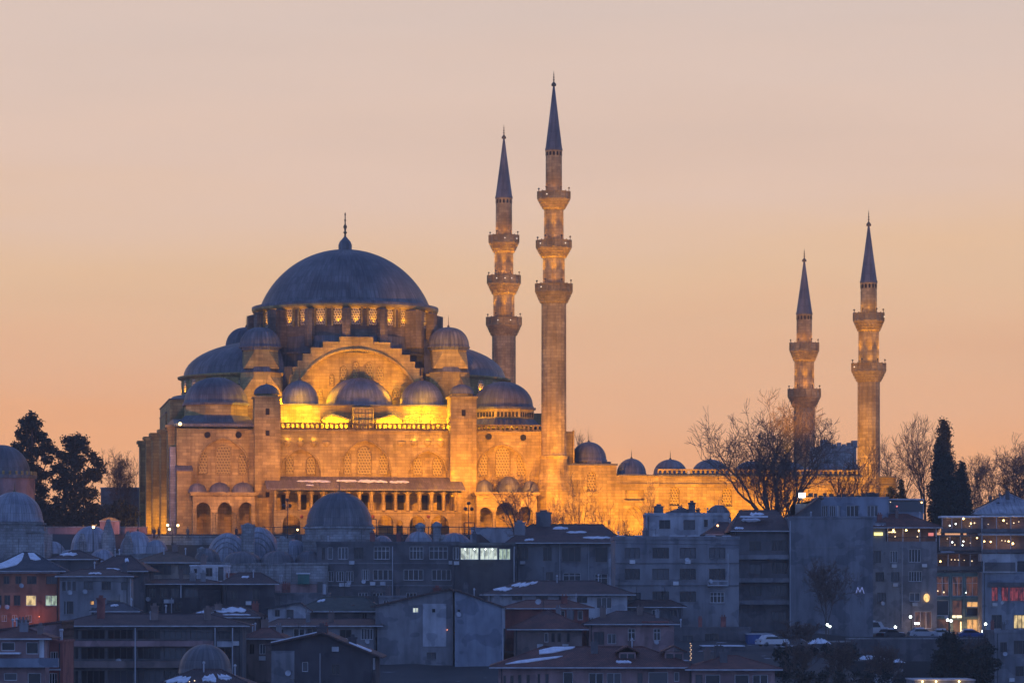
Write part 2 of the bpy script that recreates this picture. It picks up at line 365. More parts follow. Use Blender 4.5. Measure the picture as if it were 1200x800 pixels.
def sphere_cap(r, h, z0, k=16):
    R = (r * r + h * h) / (2 * h); th = math.asin(min(1, r / R)); th = th if h <= r else pi - th
    return [(max(R * sin(th * (1 - i / k)), 0.001), z0 + h - R + R * cos(th * (1 - i / k))) for i in range(k + 1)]
def finial_prof(z, h, r):
    s = [(r, 0), (r * 1.05, .06), (r * .95, .14), (r * .45, .22), (r * .22, .30), (r * .2, .36), (r * .5, .40), (r * .2, .44), (r * .17, .52), (r * .42, .57), (r * .16, .62), (r * .14, .72), (r * .3, .76), (r * .11, .80), (r * .08, .92), (0.01, 1)]
    return [(a, z + b * h) for a, b in s]
def tag(o, label=None, cat=None, group=None, kind=None):
    if label: o['label'] = label
    if cat: o['category'] = cat
    if group: o['group'] = group
    if kind: o['kind'] = kind
    return o
def empty(name, loc, rz=0.0):
    o = bpy.data.objects.new(name, None); COL.objects.link(o); o.location = loc; o.rotation_euler = (0, 0, rz); o.empty_display_size = 1
    return o
def frame_root(fr, name, label, cat, zb, group=None):
    fr.zb = zb; return tag(empty(name, (fr.ox, fr.oy, zb), fr.yaw), label, cat, group)
def child_copy(o, parent, loc=None):
    c = o.copy(); COL.objects.link(c); c.parent = parent
    if loc is not None: c.location = loc
    return c
def copy_tree(o, parent=None):
    c = o.copy(); COL.objects.link(c); c.parent = parent
    for ch in [x for x in o.children]: copy_tree(ch, c)
    return c
def spot(loc, target, power, size=100, col=(1.0, 0.44, 0.03), blend=0.9, rad=0.25, name='floodlight'):
    d = bpy.data.lights.new(name, 'SPOT'); d.energy = power; d.spot_size = radians(size); d.spot_blend = blend; d.color = col; d.shadow_soft_size = rad
    o = bpy.data.objects.new(name, d); COL.objects.link(o); o.location = loc
    o.rotation_euler = (Vector(target) - Vector(loc)).to_track_quat('-Z', 'Y').to_euler(); return o
def point(loc, power, col=(1.0, 0.44, 0.03), rad=0.12, name='lamp_light'):
    d = bpy.data.lights.new(name, 'POINT'); d.energy = power; d.color = col; d.shadow_soft_size = rad
    o = bpy.data.objects.new(name, d); COL.objects.link(o); o.location = loc; return o

# ------------------------------------------------------------------ the ground
def make_ground():
    xs = [-1400, -800, -400, -220] + [-160 + 5 * i for i in range(65)] + [220, 400, 800, 1400]
    ys = [-40, 0, 100, 200, 250, 300, 330, 360, 380, 400, 420, 440, 457, 470, 480, 490, 494, 496, 500, 510, 520, 526, 530, 536, 541, 543, 545, 547, 552, 570, 600, 630, 660, 700, 760, 800, 1000, 1300]
    rnd = random.Random(3); mb = MB(); w = len(xs)
    for y in ys:
        for x in xs:
            mb.v.append((x, y, ground_z(x, y) + (rnd.uniform(-0.25, 0.25) if 300 < y < 490 else 0)))
    for j in range(len(ys) - 1):
        for i in range(w - 1):
            mb.f.append((j * w + i, j * w + i + 1, (j + 1) * w + i + 1, (j + 1) * w + i)); mb.uv.append(None)
    m, t, b = newmat('hill_ground'); geo = t.nodes.new('ShaderNodeNewGeometry')
    c = noise_mix(t, geo.outputs['Position'], 0.09, (0.035, 0.034, 0.034), (0.065, 0.06, 0.058), 8)
    c2 = noise_mix(t, geo.outputs['Position'], 0.22, c, (0.4, 0.41, 0.44), 8, None, 0.64, 0.68)
    t.links.new(c2, b.inputs['Base Color']); b.inputs['Roughness'].default_value = 0.9
    o = mb.build('ground', m); tag(o, 'steep dark town hillside with patches of old snow', 'ground', kind='structure')
make_ground()

# thin blue evening air over the old town
hz = MB(); hz.box(-1410, 1410, -50, 1310, -60, 100)
hm = bpy.data.materials.new('evening_haze'); hm.use_nodes = True; ht = hm.node_tree; ht.nodes.remove(ht.nodes['Principled BSDF'])
pv = ht.nodes.new('ShaderNodeVolumePrincipled'); pv.inputs['Density'].default_value = 0.00017; pv.inputs['Color'].default_value = (1.0, 0.95, 0.82, 1); pv.inputs['Anisotropy'].default_value = 0.0
ht.links.new(pv.outputs[0], ht.nodes['Material Output'].inputs['Volume'])
ho = hz.build('haze', hm); tag(ho, 'thin blue evening haze lying over the old town', 'haze', kind='stuff')

# ------------------------------------------------------------------ the mosque
MF = Frame(427, 555, 9.0)
MZB = (HOR - 628) / FPX * 555
mosque = frame_root(MF, 'mosque', 'great floodlit stone mosque with a blue lead dome and cascading half domes', 'mosque', MZB)
def mu(px, v=0.0): return MF.U(px, v)
def mz(py, px=427, v=0.0): return MF.Z(py, MF.U(px, v), v)
def finial(parent, u, v, z, h, r):
    return MB().lathe(u, v, finial_prof(z, h, r), 10).build('finial', GOLD, parent, True)

UL, UR = mu(207), mu(638)
Z498, Z504, Z475 = mz(499), mz(503.5), mz(475)
# main block with its lead roof
MB().box(UL, UR, 0.9, 58, -3, Z498 - 0.3).build('hall_wall', STONE, mosque)
rf = MB(); rf.extr_x([(-0.35, Z498 - 0.28), (-0.35, Z498 + 0.15), (5.5, Z498 + 1.15), (52, Z498 + 1.15), (58.4, Z498 + 0.15), (58.4, Z498 - 0.28)], UL - 0.35, mu(298)); 
rf.box(mu(298), UR + 0.2, 0.3, 58.4, Z504 - 0.5, Z504 + 0.05); rf.build('aisle_roof', LEAD, mosque)
# facade sheet with its blind arches
def arch_op(pa, pb, ptop, pspring, pbot):
    a, b = mu(pa), mu(pb); zs = mz(pspring); return (a, b, mz(pbot), zs, mz(ptop) - zs)
ops = [arch_op(231, 292, 515, 548, 574), arch_op(329.8, 376, 527, 552, 570), arch_op(397, 458.5, 516.5, 553, 570), arch_op(479, 524, 528, 552, 570), arch_op(559, 617, 520, 550, 574)]
MB().wall(UL, UR, -2, Z504 - 0.02, 0.0, 0.9, ops, 16).build('facade', STONE, mosque)
for o in ops:
    mld = MB()
    a, b, zb, zs, rise = o
    for i in range(20):
        xa, xb = a + (b - a) * i / 20, a + (b - a) * (i + 1) / 20
        mld.tube((xa, -0.02, zs + rise * arch_h(xa, a, b) + .1), (xb, -0.02, zs + rise * arch_h(xb, a, b) + .1), 0.16, n=5)
    mld.build('arch_moulding', STONE, mosque)
def window(pa, pb, ptop, pbot, v, rise=0.6, parent=mosque, mat=None):
    a, b = mu(pa, v), mu(pb, v); zt, zb = mz(ptop, pa, v), mz(pbot, pa, v); r = min(rise, (b - a) * 0.6)
    w = MB().arch_plate(a, b, zb, zt - r, r, v).build('lattice_window', mat or LATT, parent)
    f = MB(); n = 10; pts = [(a, zb), (a, zt - r)] + [(a + (b - a) * i / n, zt - r + r * arch_h(a + (b - a) * i / n, a, b)) for i in range(1, n)] + [(b, zt - r), (b, zb)]
    for p, q in zip(pts, pts[1:] + pts[:1]): f.tube((p[0], v - 0.03, p[1]), (q[0], v - 0.03, q[1]), 0.09, n=4)
    f.build('window_frame', STONE, w); return w
V1 = 0.84
for pa, pb, pt, pb_ in [(232.5, 243, 528, 555), (253, 270.5, 521, 555.5), (279.5, 289, 530, 556), (335, 344, 534, 555.5), (359, 369.5, 535, 556), (403, 411.5, 530, 556), (418.5, 435, 522.5, 556), (444, 454.5, 531, 556), (484, 494.5, 535, 557), (506.5, 518.5, 535, 557.5), (560, 571.5, 529, 558), (580.5, 597.5, 523, 558.5), (605.5, 616, 530, 558)]:
    window(pa, pb, pt, pb_, V1, 1.2)
# round openings and the lamp niches under the balustrade
for px, py in ((243, 509.5), (279.5, 509.5), (572.5, 511.5), (613, 512.5)):
    u, z = MF.at(px, py); MB().lathe(0, 0, [(0.52, 0.0), (0.52, 0.14), (0.36, 0.14), (0.001, 0.05)], 12).build('round_opening', DARK, mosque).matrix_local = Matrix.Translation((u, 0.01, z)) @ Matrix.Rotation(radians(90), 4, 'X')
for px in (337, 352, 367.5, 382.5, 470.5, 485.5, 501, 516):
    u, z = MF.at(px, 518); k = MB().lathe(u, 0.0, [(0.15, z - .75), (.5, z - .4), (.62, z - .1), (.62, z + .12), (0.02, z + .12)], 12, pi, 2 * pi)
    k.build('niche_bracket', STONE, mosque)
    MB().arch_plate(u - 0.52, u + 0.52, z + .1, z + .75, 0.5, -0.015).build('niche', STONE, mosque)
    if px not in (382.5, 470.5): point(MF.world(u, -0.38, z + 0.42), 26, (1, .55, .05), 0.1)
# buttress towers
def tower(pa, pb, capc):
    v0 = -2.2; a, b = mu(pa, v0), mu(pb, v0); zt, zm = mz(466, pa, v0), mz(491, pa, v0); c = (a + b) / 2
    t = MB(); t.box(a, b, v0, 1.6, -3, zt); t.build('buttress_tower', STONE, mosque)
    co = MB(); co.box(a - .22, b + .22, v0 - .22, 1.9, zt, zt + .3); co.box(a - .12, b + .12, v0 - .12, 1.7, zm, zm + .26); co.build('tower_cornice', STONE, mosque)
    dr = MB(); dr.ngon_prism(c, 0.0, 1.9, 8, zt + .3, zt + .75); dr.build('turret_drum', STONE, mosque)
    dm = MB(); dm.lathe(c, 0.0, [(2.08, zt + .72)] + cap(2.0, 1.55, zt + .8, 8) , 40, flutes=20, amp=.05); d = dm.build('turret_dome', LEAD, mosque, True)
    finial(d, c, 0, zt + 2.3, 1.1, 0.16)
    for py, s in ((482, 1), (507, .8), (579, .8)) if pa < 400 else ((483.5, 1),):
        wz = mz(py, pa, v0); MB().box(c - .32, c + .32, v0 - .03, v0 + .2, wz - .52 * s, wz + .52 * s).build('tower_window', DARK, mosque)
    return c
tower(298.5, 328.5, 312); tower(528, 558.5, 542)
# left corner pier with its sloping lead cap
a, b = mu(207.5, -2), mu(225, -2); zc = mz(552, 215, -2)
MB().box(a, b, -2.0, 0.3, -3, zc).build('corner_pier', STONE, mosque)
MB().extr_x([(-2.25, zc), (-2.25, zc + .15), (0.0, zc + 1.0), (0.0, zc)], a - .15, b + .15).build('pier_cap', LEAD, mosque)
# side balustrades
def balustrade(parent, ua, ub, v, z0, h, pitch=0.78, wd=0.34, mat=None):
    mb = MB(); mb.box(ua, ub, v, v + .35, z0, z0 + .16); mb.box(ua, ub, v - .06, v + .41, z0 + h - .2, z0 + h); n = int((ub - ua) / pitch); st = (ub - ua) / n
    for i in range(n + 1):
        x = ua + st * i; mb.box(max(ua, x - wd / 2), min(ub, x + wd / 2), v + .05, v + .3, z0 + .16, z0 + h - .2)
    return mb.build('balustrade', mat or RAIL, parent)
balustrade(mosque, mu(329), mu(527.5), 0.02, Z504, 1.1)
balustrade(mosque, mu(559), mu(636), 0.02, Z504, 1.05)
cor = MB(); cor.box(mu(329), mu(527.5), -.3, -.002, Z504 - .35, Z504 - .05); cor.box(mu(559), mu(637), -.3, -.002, Z504 - .35, Z504 - .05); cor.build('cornice', STONE, mosque)
# two storey side gallery with a lean-to roof
GV = -5.5
ga, gb = mu(321, GV), mu(541, GV); zf, ze = mz(600, 5700, GV), mz(574.5, 430, GV)
gops = []
pitch = 14.1; x = 324.5
while x < 533: gops.append((mu(x, GV), mu(x + 10.2, GV), mz(597.5, 430, GV), mz(580, 430, GV), mz(576.5, 430, GV) - mz(580, 430, GV))); x += pitch
for pa, pb, pt in ((331, 352, 603), (360, 378, 603.5), (390, 408, 604), (418, 434, 604), (443, 461, 603), (464.5, 472, 609), (480, 498.5, 603.5), (505, 526, 603)):
    u0, u1 = mu(pa, GV), mu(pb, GV); zs = mz(pt + (pb - pa) * .5, 430, GV); gops.append((u0, u1, mz(632, 430, GV), zs, mz(pt, 430, GV) - zs))
MB().wall(ga, gb, -3, ze, GV, 0.45, gops, 12).build('gallery_front', STONE, mosque)
g2 = MB(); g2.box(ga + .02, gb - .02, GV + .5, -.02, zf - .15, zf + .15); g2.box(ga, ga + .45, GV + .02, -.01, -3, ze); g2.box(gb - .45, gb, GV + .02, -.01, -3, ze); g2.build('gallery_floor', STONE, mosque)
cl = MB(); x = 324.5 - 1.95
while x < 536:
    u = mu(x, GV); cl.lathe(u, GV - .12, [(.26, mz(598, 430, GV)), (.2, mz(596.5, 430, GV)), (.18, mz(580.5, 430, GV)), (.33, mz(577, 430, GV)), (.33, mz(575.5, 430, GV))], 10); x += pitch
cl.build('gallery_columns_row', STONE, mosque, True).name = 'colonnade'
rl = MB(); rl.box(ga, gb, GV - .1, GV - .002, mz(600.5, 430, GV), mz(598.5, 430, GV)); rl.build('gallery_rail', STONE, mosque)
for i, px in enumerate((330, 352, 366, 394, 424, 452, 466, 494, 512)):
    u0 = mu(px, -.05); MB().box(u0, u0 + 1.0, -.06, -.004, mz(597, 430), mz(580, 430)).build('gallery_window', DARK, mosque)
for px in (353.5, 437, 502): 
    u, z = MF.at(px, 605, GV); MB().ball((u, GV - .02, z), .28, 8).build('boss', plain('red_boss_stone%d' % px, (0.22, .06, .05)), mosque)
ra, rb = mu(313, -6.6), mu(545.5, -6.6); zr, zv = mz(558.5), mz(573.5, 430, -6.6)
lr = MB().extr_x([(-6.6, zv - .12), (-6.6, zv + .06), (-.01, zr), (-.01, zr - .3)], ra, rb).build('gallery_roof', LEAD_W, mosque)
def slope_snow(parent, polys, ua, ub, v0, z0, v1, z1, th=.05):
    for poly in polys:
        pts = [(ua + (ub - ua) * s, v0 + (v1 - v0) * t, z0 + (z1 - z0) * t + .008) for s, t in poly]
        mb = MB(); mb.face([(x_, y_, z_ + th) for x_, y_, z_ in pts])
        for i in range(len(pts)):
            p, q = pts[i], pts[(i + 1) % len(pts)]; mb.face([p, q, (q[0], q[1], q[2] + th), (p[0], p[1], p[2] + th)])
        mb.build('snow_patch', SNOW, parent)
def ragged(s0, s1, t0, t1, rnd, n=9):
    top = [(s0 + (s1 - s0) * i / n, t1 - (t1 - t0) * rnd.uniform(0, .35) - (0.4 * (t1 - t0) if i in (0, n) else 0)) for i in range(n + 1)]
    bot = [(s0 + (s1 - s0) * i / n, t0 + (t1 - t0) * rnd.uniform(0, .35) + (0.2 * (t1 - t0) if i in (0, n) else 0)) for i in range(n, -1, -1)]
    return bot[::-1] + top[::-1]
RND = random.Random(11)
slope_snow(lr, [ragged(.16, .33, .52, .72, RND), ragged(.36, .47, .55, .75, RND), ragged(.47, .62, .50, .78, RND), ragged(.63, .73, .5, .7, RND), ragged(.2, .24, .25, .36, RND)], ra, rb, -6.6, zv + .06, -.01, zr)
# side porches with three small domes
def porch(pa, pb, domes, arches, ptop, cols):
    v = -4.8; a, b = mu(pa, v), mu(pb, v); zt = mz(580, pa, v)
    po = []
    for qa, qb, qt in arches: 
        u0, u1 = mu(qa, v), mu(qb, v); zs = mz(qt + (qb - qa) * .52, qa, v); po.append((u0, u1, -2.9, zs, mz(qt, qa, v) - zs))
    MB().wall(a, b, -3, zt, v, .7, po, 14).build('porch_front', STONE, mosque)
    s = MB(); s.box(a, a + .6, v + .02, -.01, -3, zt); s.box(b - .6, b, v + .02, -.01, -3, zt); s.build('porch_side', STONE, mosque)
    r = MB(); r.box(a - .3, b + .3, v - .3, -.01, zt, zt + .22); r.box(a - .42, b + .42, v - .42, -.012, zt + .22, zt + .5); r.build('porch_eave', STONE, mosque)
    for c, r_, pt in domes:
        u = mu(c, v + 2.4); rr = r_ * MF.m(u); zz = zt + .5; h = mz(pt, c, v + 2.4) - zz - .35
        d = MB().lathe(u, v + 2.4, [(rr * 1.03, zz), (rr * 1.03, zz + .3)] + cap(rr, h, zz + .36, 9), 36).build('porch_dome', LEAD, mosque, True)
        finial(d, u, v + 2.4, zz + .3 + h, 1.5, .16)
    for q in cols:
        u = mu(q, v); MB().lathe(u, v - .1, [(.36, -3), (.3, .5), (.27, mz(603, q, v)), (.45, mz(600, q, v))], 10).build('porch_column', STONE, mosque, True)
porch(226, 299, [(231.5, 10.5, 566), (257.5, 12, 565), (284.5, 12.5, 565)], [(228.5, 247, 588), (255, 272, 588), (279.5, 297.5, 588)], 579, (251, 275.5))
porch(558.5, 629, [(568, 10, 562), (596, 14.5, 558), (621, 10, 563)], [(560, 577.5, 594), (581, 603.5, 588), (607, 625, 593)], 579, (579, 605))
# upper aisle wall behind the balustrade, lit from the roof walk
V5 = 5.0
a, b = mu(329, V5), mu(528, V5); z0, z1 = Z504 - .1, mz(475.5, 430, V5)
MB().box(a, b, V5, 16, z0, z1).build('clerestory_wall', STONE, mosque)
MB().box(a - .25, b + .25, V5 - .3, 16, z1, z1 + .22).build('clerestory_eave', LEAD, mosque)
bay = MB(); u0, u1 = mu(414, V5 - 2.4), mu(438, V5 - 2.4); bay.box(u0, u1, V5 - 2.4, V5 + .1, z0, mz(478, 425, V5)); bay.build('middle_bay', STONE, mosque)
gl = MB()
for i in range(6): gl.box(u0 + .2 + i * (u1 - u0 - .5) / 5, u0 + .3 + i * (u1 - u0 - .5) / 5, V5 - 2.5, V5 - 2.41, z0, mz(480, 425, V5))
for i in range(3): gl.box(u0, u1, V5 - 2.52, V5 - 2.405, z0 + .9 + i * 1.0, z0 + 1.0 + i * 1.0)
gl.build('bay_grille', METAL, mosque)
for c, s in ((394, -1), (456, 1)):
    uu = mu(c, 3.0); zt = mz(486, c, 3.0); w = 4.3
    MB().extr_y([(uu - w / 2, z0), (uu + w / 2, z0), (uu + w / 2, zt - .9), (uu - s * -.8, zt), (uu - w / 2, zt - .9)], 3.2, V5).build('stair_house', STONE, mosque)
    MB().extr_y([(uu - w / 2 - .3, zt - 1.0), (uu - s * -.8, zt + .02), (uu + w / 2 + .3, zt - 1.0), (uu + w / 2 + .3, zt - .8), (uu - s * -.8, zt + .3), (uu - w / 2 - .3, zt - .8)], 2.8, V5 + .01).build('stair_house_roof', LEAD, mosque)
for c, r_, pt in ((351, 22.5, 446.5), (420.5, 39, 443.5), (494.5, 26, 446.5)):
    vv = V5 + r_ * .145 + .6; u = mu(c, vv); rr = r_ * MF.m(u, vv); h = mz(pt, c, vv) - z1 - .3
    d = MB().lathe(u, vv, [(rr * 1.06, z1 + .2), (rr * 1.04, z1 + .42)] + cap(rr, h, z1 + .42, 12), 72, flutes=44 if rr < 5 else 60, amp=.022).build('aisle_dome', LEAD_P, mosque, True)
    finial(d, u, vv, z1 + .3 + h, 2.4, .3)
# big corner domes on octagonal drums
def corner_dome(c, r_, ptop, pbase, pdrum, blind):
    vv = 8.5; u = mu(c, vv); k = MF.m(u, vv); rr = r_ * k; zb_, zd = mz(pbase, c, vv), mz(pdrum, c, vv); h = mz(ptop, c, vv) - zb_
    MB().ngon_prism(u, vv, rr * 1.06, 8, Z498, zb_ - .25).build('dome_drum', STONE, mosque)
    if blind:
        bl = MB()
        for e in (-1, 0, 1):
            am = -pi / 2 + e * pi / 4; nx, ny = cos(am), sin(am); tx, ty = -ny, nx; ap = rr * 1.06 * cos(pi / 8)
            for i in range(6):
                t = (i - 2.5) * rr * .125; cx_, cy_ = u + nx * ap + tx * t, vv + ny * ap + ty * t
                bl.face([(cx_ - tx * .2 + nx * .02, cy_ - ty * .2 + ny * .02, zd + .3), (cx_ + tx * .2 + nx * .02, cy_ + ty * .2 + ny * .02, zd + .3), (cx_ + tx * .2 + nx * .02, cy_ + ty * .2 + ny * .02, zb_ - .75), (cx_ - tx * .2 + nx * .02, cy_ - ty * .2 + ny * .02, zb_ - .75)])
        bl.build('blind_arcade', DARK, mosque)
    MB().ngon_prism(u, vv, rr * 1.13, 8, zb_ - .25, zb_ + .1).build('drum_cornice', LEAD, mosque)
    MB().ngon_prism(u, vv, rr * 1.34, 8, Z498 + .3, zd, r1=rr * 1.08).build('drum_skirt', LEAD, mosque)
    d = MB().lathe(u, vv, [(rr * 1.03, zb_ + .1), (rr * 1.02, zb_ + .4)] + cap(rr, h - .4, zb_ + .4, 12), 80, flutes=56, amp=.016).build('corner_dome', LEAD, mosque, True)
    return u, vv
corner_dome(253, 37, 442, 474, 488, False); corner_dome(589.5, 35, 447, 479, 492, True)

# ---- the dome square: stepped arch, drum, dome, half domes
DV = 29.0; DU = mu(404.5, DV); SQ = 13.6
def dz(py, v=DV): return mz(py, 404.5, v)
zsq = dz(436); MB().box(DU - SQ, DU + SQ, DV - SQ + .8, DV + SQ, Z475 - 4, zsq).build('dome_square', LEAD, mosque)
MB().ngon_prism(DU, DV, 16.6, 8, zsq - 4, dz(401), r1=16.2).build('dome_octagon', LEAD, mosque)
MB().ngon_prism(DU, DV, 16.9, 8, dz(421), dz(418.5)).build('octagon_step', LEAD, mosque)
TV = DV - 16.85     # front of the great arch
steps = [(20, 395), (39.5, 401), (53.5, 408), (63, 415.5), (69, 423.5), (74.5, 431), (78, 440), (81, 455)]
tcx = mu(417.8, TV); tm = MF.m(tcx, TV)
R = 78.6 * tm; acz = mz(487.5, 418, TV); Zfloor = mz(474, 418, TV)
cuts = sorted({0.0, *[w * tm for w, _ in steps], *[R * sin(pi / 2 * i / 16) for i in range(17)]}); cuts = [c for c in cuts if c <= 81 * tm + 1e-6]
def steptop(x):
    for w, py in steps:
        if x <= w * tm + 1e-6: return mz(py, 418, TV)
    return mz(455, 418, TV)
def archbot(x): return max(Zfloor, acz + sqrt(max(0, R * R - x * x))) if x < R else Zfloor
tm_mb = MB(); copings = []
for sgn in (-1, 1):
    for xa, xb in zip(cuts, cuts[1:]):
        if xb - xa < 1e-6: continue
        zt = steptop((xa + xb) / 2); za, zb_ = archbot(xa), archbot(xb)
        A, B = tcx + sgn * xa, tcx + sgn * xb
        tm_mb.face([(A, TV, za), (B, TV, zb_), (B, TV, zt), (A, TV, zt)]); tm_mb.face([(A, TV, za), (A, TV + 1.3, za), (B, TV + 1.3, zb_), (B, TV, zb_)])
        tm_mb.face([(A, TV, zt), (B, TV, zt), (B, TV + 1.8, zt), (A, TV + 1.8, zt)])
    pw, pp = 0, None
    for w, py in steps:
        zt = mz(py, 418, TV); A, B = tcx + sgn * pw * tm, tcx + sgn * w * tm
        cap_mb = MB(); cap_mb.box(min(A, B), max(A, B) + 0, TV - .16, TV - .003, zt - .32, zt + .06); copings.append(cap_mb)
        nz = mz(steps[min(len(steps) - 1, steps.index((w, py)) + 1)][1], 418, TV)
        tm_mb.face([(B, TV, nz), (B, TV + 1.8, nz), (B, TV + 1.8, zt), (B, TV, zt)]); pw = w
tym = tm_mb.build('great_arch', STONE, mosque)
for cm_ in copings: cm_.build('arch_step_coping', STONE, tym)
rg = MB(); rg2 = MB()
for i in range(40):
    t0, t1 = pi * i / 40, pi * (i + 1) / 40
    rg.tube((tcx + R * cos(t0), TV - .05, acz + R * sin(t0)), (tcx + R * cos(t1), TV - .05, acz + R * sin(t1)), .3, n=6)
rg.build('arch_ring', STONE, tym)
MB().extr_y([(tcx - R - .3, Z475 - 1), (tcx + R + .3, Z475 - 1), (tcx + R + .3, acz)] + [(tcx + (R + .3) * cos(pi * i / 24), acz + (R + .3) * sin(pi * i / 24)) for i in range(1, 24)] + [(tcx - R - .3, acz)], TV + 1.3, TV + 1.45).build('tympanum', STONE, mosque)
for pa, pb, pt, pb_ in ((413, 420.5, 424, 446), (427.5, 437, 424, 446), (441, 449, 429, 446), (398, 406, 429, 446), (459.5, 468.5, 455, 468), (386, 391, 438, 452), (372, 378, 455, 468)):
    window(pa, pb, pt, pb_, TV + 1.26, .7)
# drum with 32 windows, buttress piers, cornice
DM = MF.m(DU, DV); RD = 102.5 * DM; zd0, zd1 = dz(401), dz(366.5)
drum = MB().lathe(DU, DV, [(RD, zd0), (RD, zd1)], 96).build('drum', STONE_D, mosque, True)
def on_drum(name, mat, cu, cv, rad, ang, w, z0, z1, rise, off, parent):
    nx, ny = cos(ang), sin(ang); tx, ty = -ny, nx; pts = [(-w, z0), (w, z0)]; n = 8
    pts += [(w - 2 * w * i / n, z1 - rise + rise * arch_h(w - 2 * w * i / n, -w, w)) for i in range(n + 1)]
    mb = MB(); mb.face([(cu + nx * (rad + off) + tx * t, cv + ny * (rad + off) + ty * t, z) for t, z in pts], [(t, z) for t, z in pts]); return mb.build(name, mat, parent)
zw0, zw1 = dz(388.5), dz(368.5)
for k in range(32):
    ang = -pi / 2 + 2 * pi * k / 32 + .01
    w = on_drum('drum_window', LATT_D, DU, DV, RD, ang, .78, zw0, zw1, .7, .06, drum)
    if sin(ang) < .25:
        nx, ny = cos(ang), sin(ang)
        spot(MF.world(DU + nx * (RD + .75), DV + ny * (RD + .75), zw0 - .1), MF.world(DU + nx * RD, DV + ny * RD, zw0 + 1.7), 420, 52, (1.0, .46, .0), .6, .1, 'window_uplight')
        rv = MB()
        for s in (-1, 1):
            tx, ty = -ny * s, nx * s
            rv.prism([(DU + nx * (RD - .1) + tx * .85, DV + ny * (RD - .1) + ty * .85), (DU + nx * (RD + .42) + tx * .85, DV + ny * (RD + .42) + ty * .85), (DU + nx * (RD + .42) + tx * 1.1, DV + ny * (RD + .42) + ty * 1.1), (DU + nx * (RD - .1) + tx * 1.1, DV + ny * (RD - .1) + ty * 1.1)], zw0 - .2, zw1)
        rv.build('window_jamb', STONE, w)
for k in range(16):
    ang = -pi / 2 - radians(5.6) + 2 * pi * k / 16; big = k % 4 in (2,); nx, ny = cos(ang), sin(ang); tx, ty = -ny, nx
    hw = 1.0 if big else .68; r1 = RD + (2.6 if big else 1.5)
    q = [(DU + nx * (RD - .3) - tx * hw, DV + ny * (RD - .3) - ty * hw), (DU + nx * r1 - tx * hw, DV + ny * r1 - ty * hw), (DU + nx * (r1 + .3), DV + ny * (r1 + .3)), (DU + nx * r1 + tx * hw, DV + ny * r1 + ty * hw), (DU + nx * (RD - .3) + tx * hw, DV + ny * (RD - .3) + ty * hw)]
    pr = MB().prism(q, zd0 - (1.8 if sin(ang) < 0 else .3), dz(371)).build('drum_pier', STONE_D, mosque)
    cq = [(DU + (x_ - DU) * 1.006, DV + (y_ - DV) * 1.006) for x_, y_ in q]; cm = MB()
    top = (DU + nx * (RD - .2), DV + ny * (RD - .2), dz(367.5))
    for i in range(4): cm.face([(*cq[i], dz(371)), (*cq[i + 1], dz(371)), top])
    cm.build('pier_cap', LEAD, pr)
MB().lathe(DU, DV, [(RD, zd1 - .5), (RD + .8, zd1 - .15), (RD + 1.0, zd1 + .35), (RD + .2, zd1 + .5)], 96).build('drum_cornice', STONE, mosque, True)
MB().lathe(DU, DV, [(RD + 1.0, zd1 + .3), (RD + .98, zd1 + .75), (RD - .7, zd1 + 1.05), (RD - 2, zd1 + 1.3)], 96).build('cornice_roof', LEAD, mosque, True)
rdm = 99.5 * DM; zdm = dz(360.5); hdm = dz(292.5) - zdm
dome = MB().lathe(DU, DV, [(rdm + .35, zdm - .7), (rdm + .3, zdm - .1)] + sphere_cap(rdm, hdm, zdm, 28), 128).build('main_dome', LEAD, mosque, True)
zz = zdm + hdm - .15
MB().lathe(DU, DV, [(1.15, zz), (1.18, zz + .9), (.95, zz + 1.5), (.55, zz + 1.95), (.28, zz + 2.3)], 20).build('finial_base', LEAD, dome, True)
MB().lathe(DU, DV, [(.26, zz + 2.1), (.16, zz + 2.7), (.2, zz + 2.9), (.36, zz + 3.1), (.16, zz + 3.3), (.18, zz + 3.7), (.34, zz + 4.0), (.3, zz + 4.2), (.12, zz + 4.5), (.1, zz + 5.0), (.2, zz + 5.2), (.09, zz + 5.4), (.09, zz + 6.0), (.15, zz + 6.2), (.01, zz + 6.6)], 10).build('finial', GOLD, dome, True)
# half domes along the long axis
def half_dome(sg):
    cu = DU + sg * 13.5; rr = 97 * DM; zb_ = dz(444); ht = dz(401) - zb_
    a0, a1 = (pi / 2, 3 * pi / 2) if sg < 0 else (-pi / 2, pi / 2)
    h = MB().lathe(cu, DV, [(rr + .2, zb_ - .1)] + cap(rr, ht, zb_, 14), 64, a0 - .12, a1 + .12).build('half_dome', LEAD, mosque, True)
    dr = MB().lathe(cu, DV, [(rr + .3, dz(467)), (rr + .3, zb_ - .5)], 64, a0 - .1, a1 + .1).build('half_drum', STONE, mosque, True)
    MB().lathe(cu, DV, [(rr + .3, zb_ - .55), (rr + .95, zb_ - .3), (rr + 1.0, zb_), (rr, zb_ + .12)], 64, a0 - .1, a1 + .1).build('half_dome_cornice', STONE, mosque, True)
    for k in range(13):
        ang = a0 + pi * (k + .5) / 13
        on_drum('half_drum_window', LATT_D, cu, DV, rr + .3, ang, .75, dz(463.5), dz(448.5), .7, .06, dr)
        if sin(ang) < .4: spot(MF.world(cu + cos(ang) * (rr + 1.0), DV + sin(ang) * (rr + 1.0), dz(463)), MF.world(cu + cos(ang) * rr, DV + sin(ang) * rr, dz(458)), 230, 75, (1, .44, .0), .6, .1, 'window_uplight')
    MB().lathe(cu, DV, [(rr + 3.2, dz(494)), (rr + 3.0, dz(474)), (rr + 1.9, dz(467)), (rr - .5, dz(465.5))], 48, a0 - .1, a1 + .1).build('apse_roof', LEAD, mosque, True)
half_dome(-1); half_dome(1)
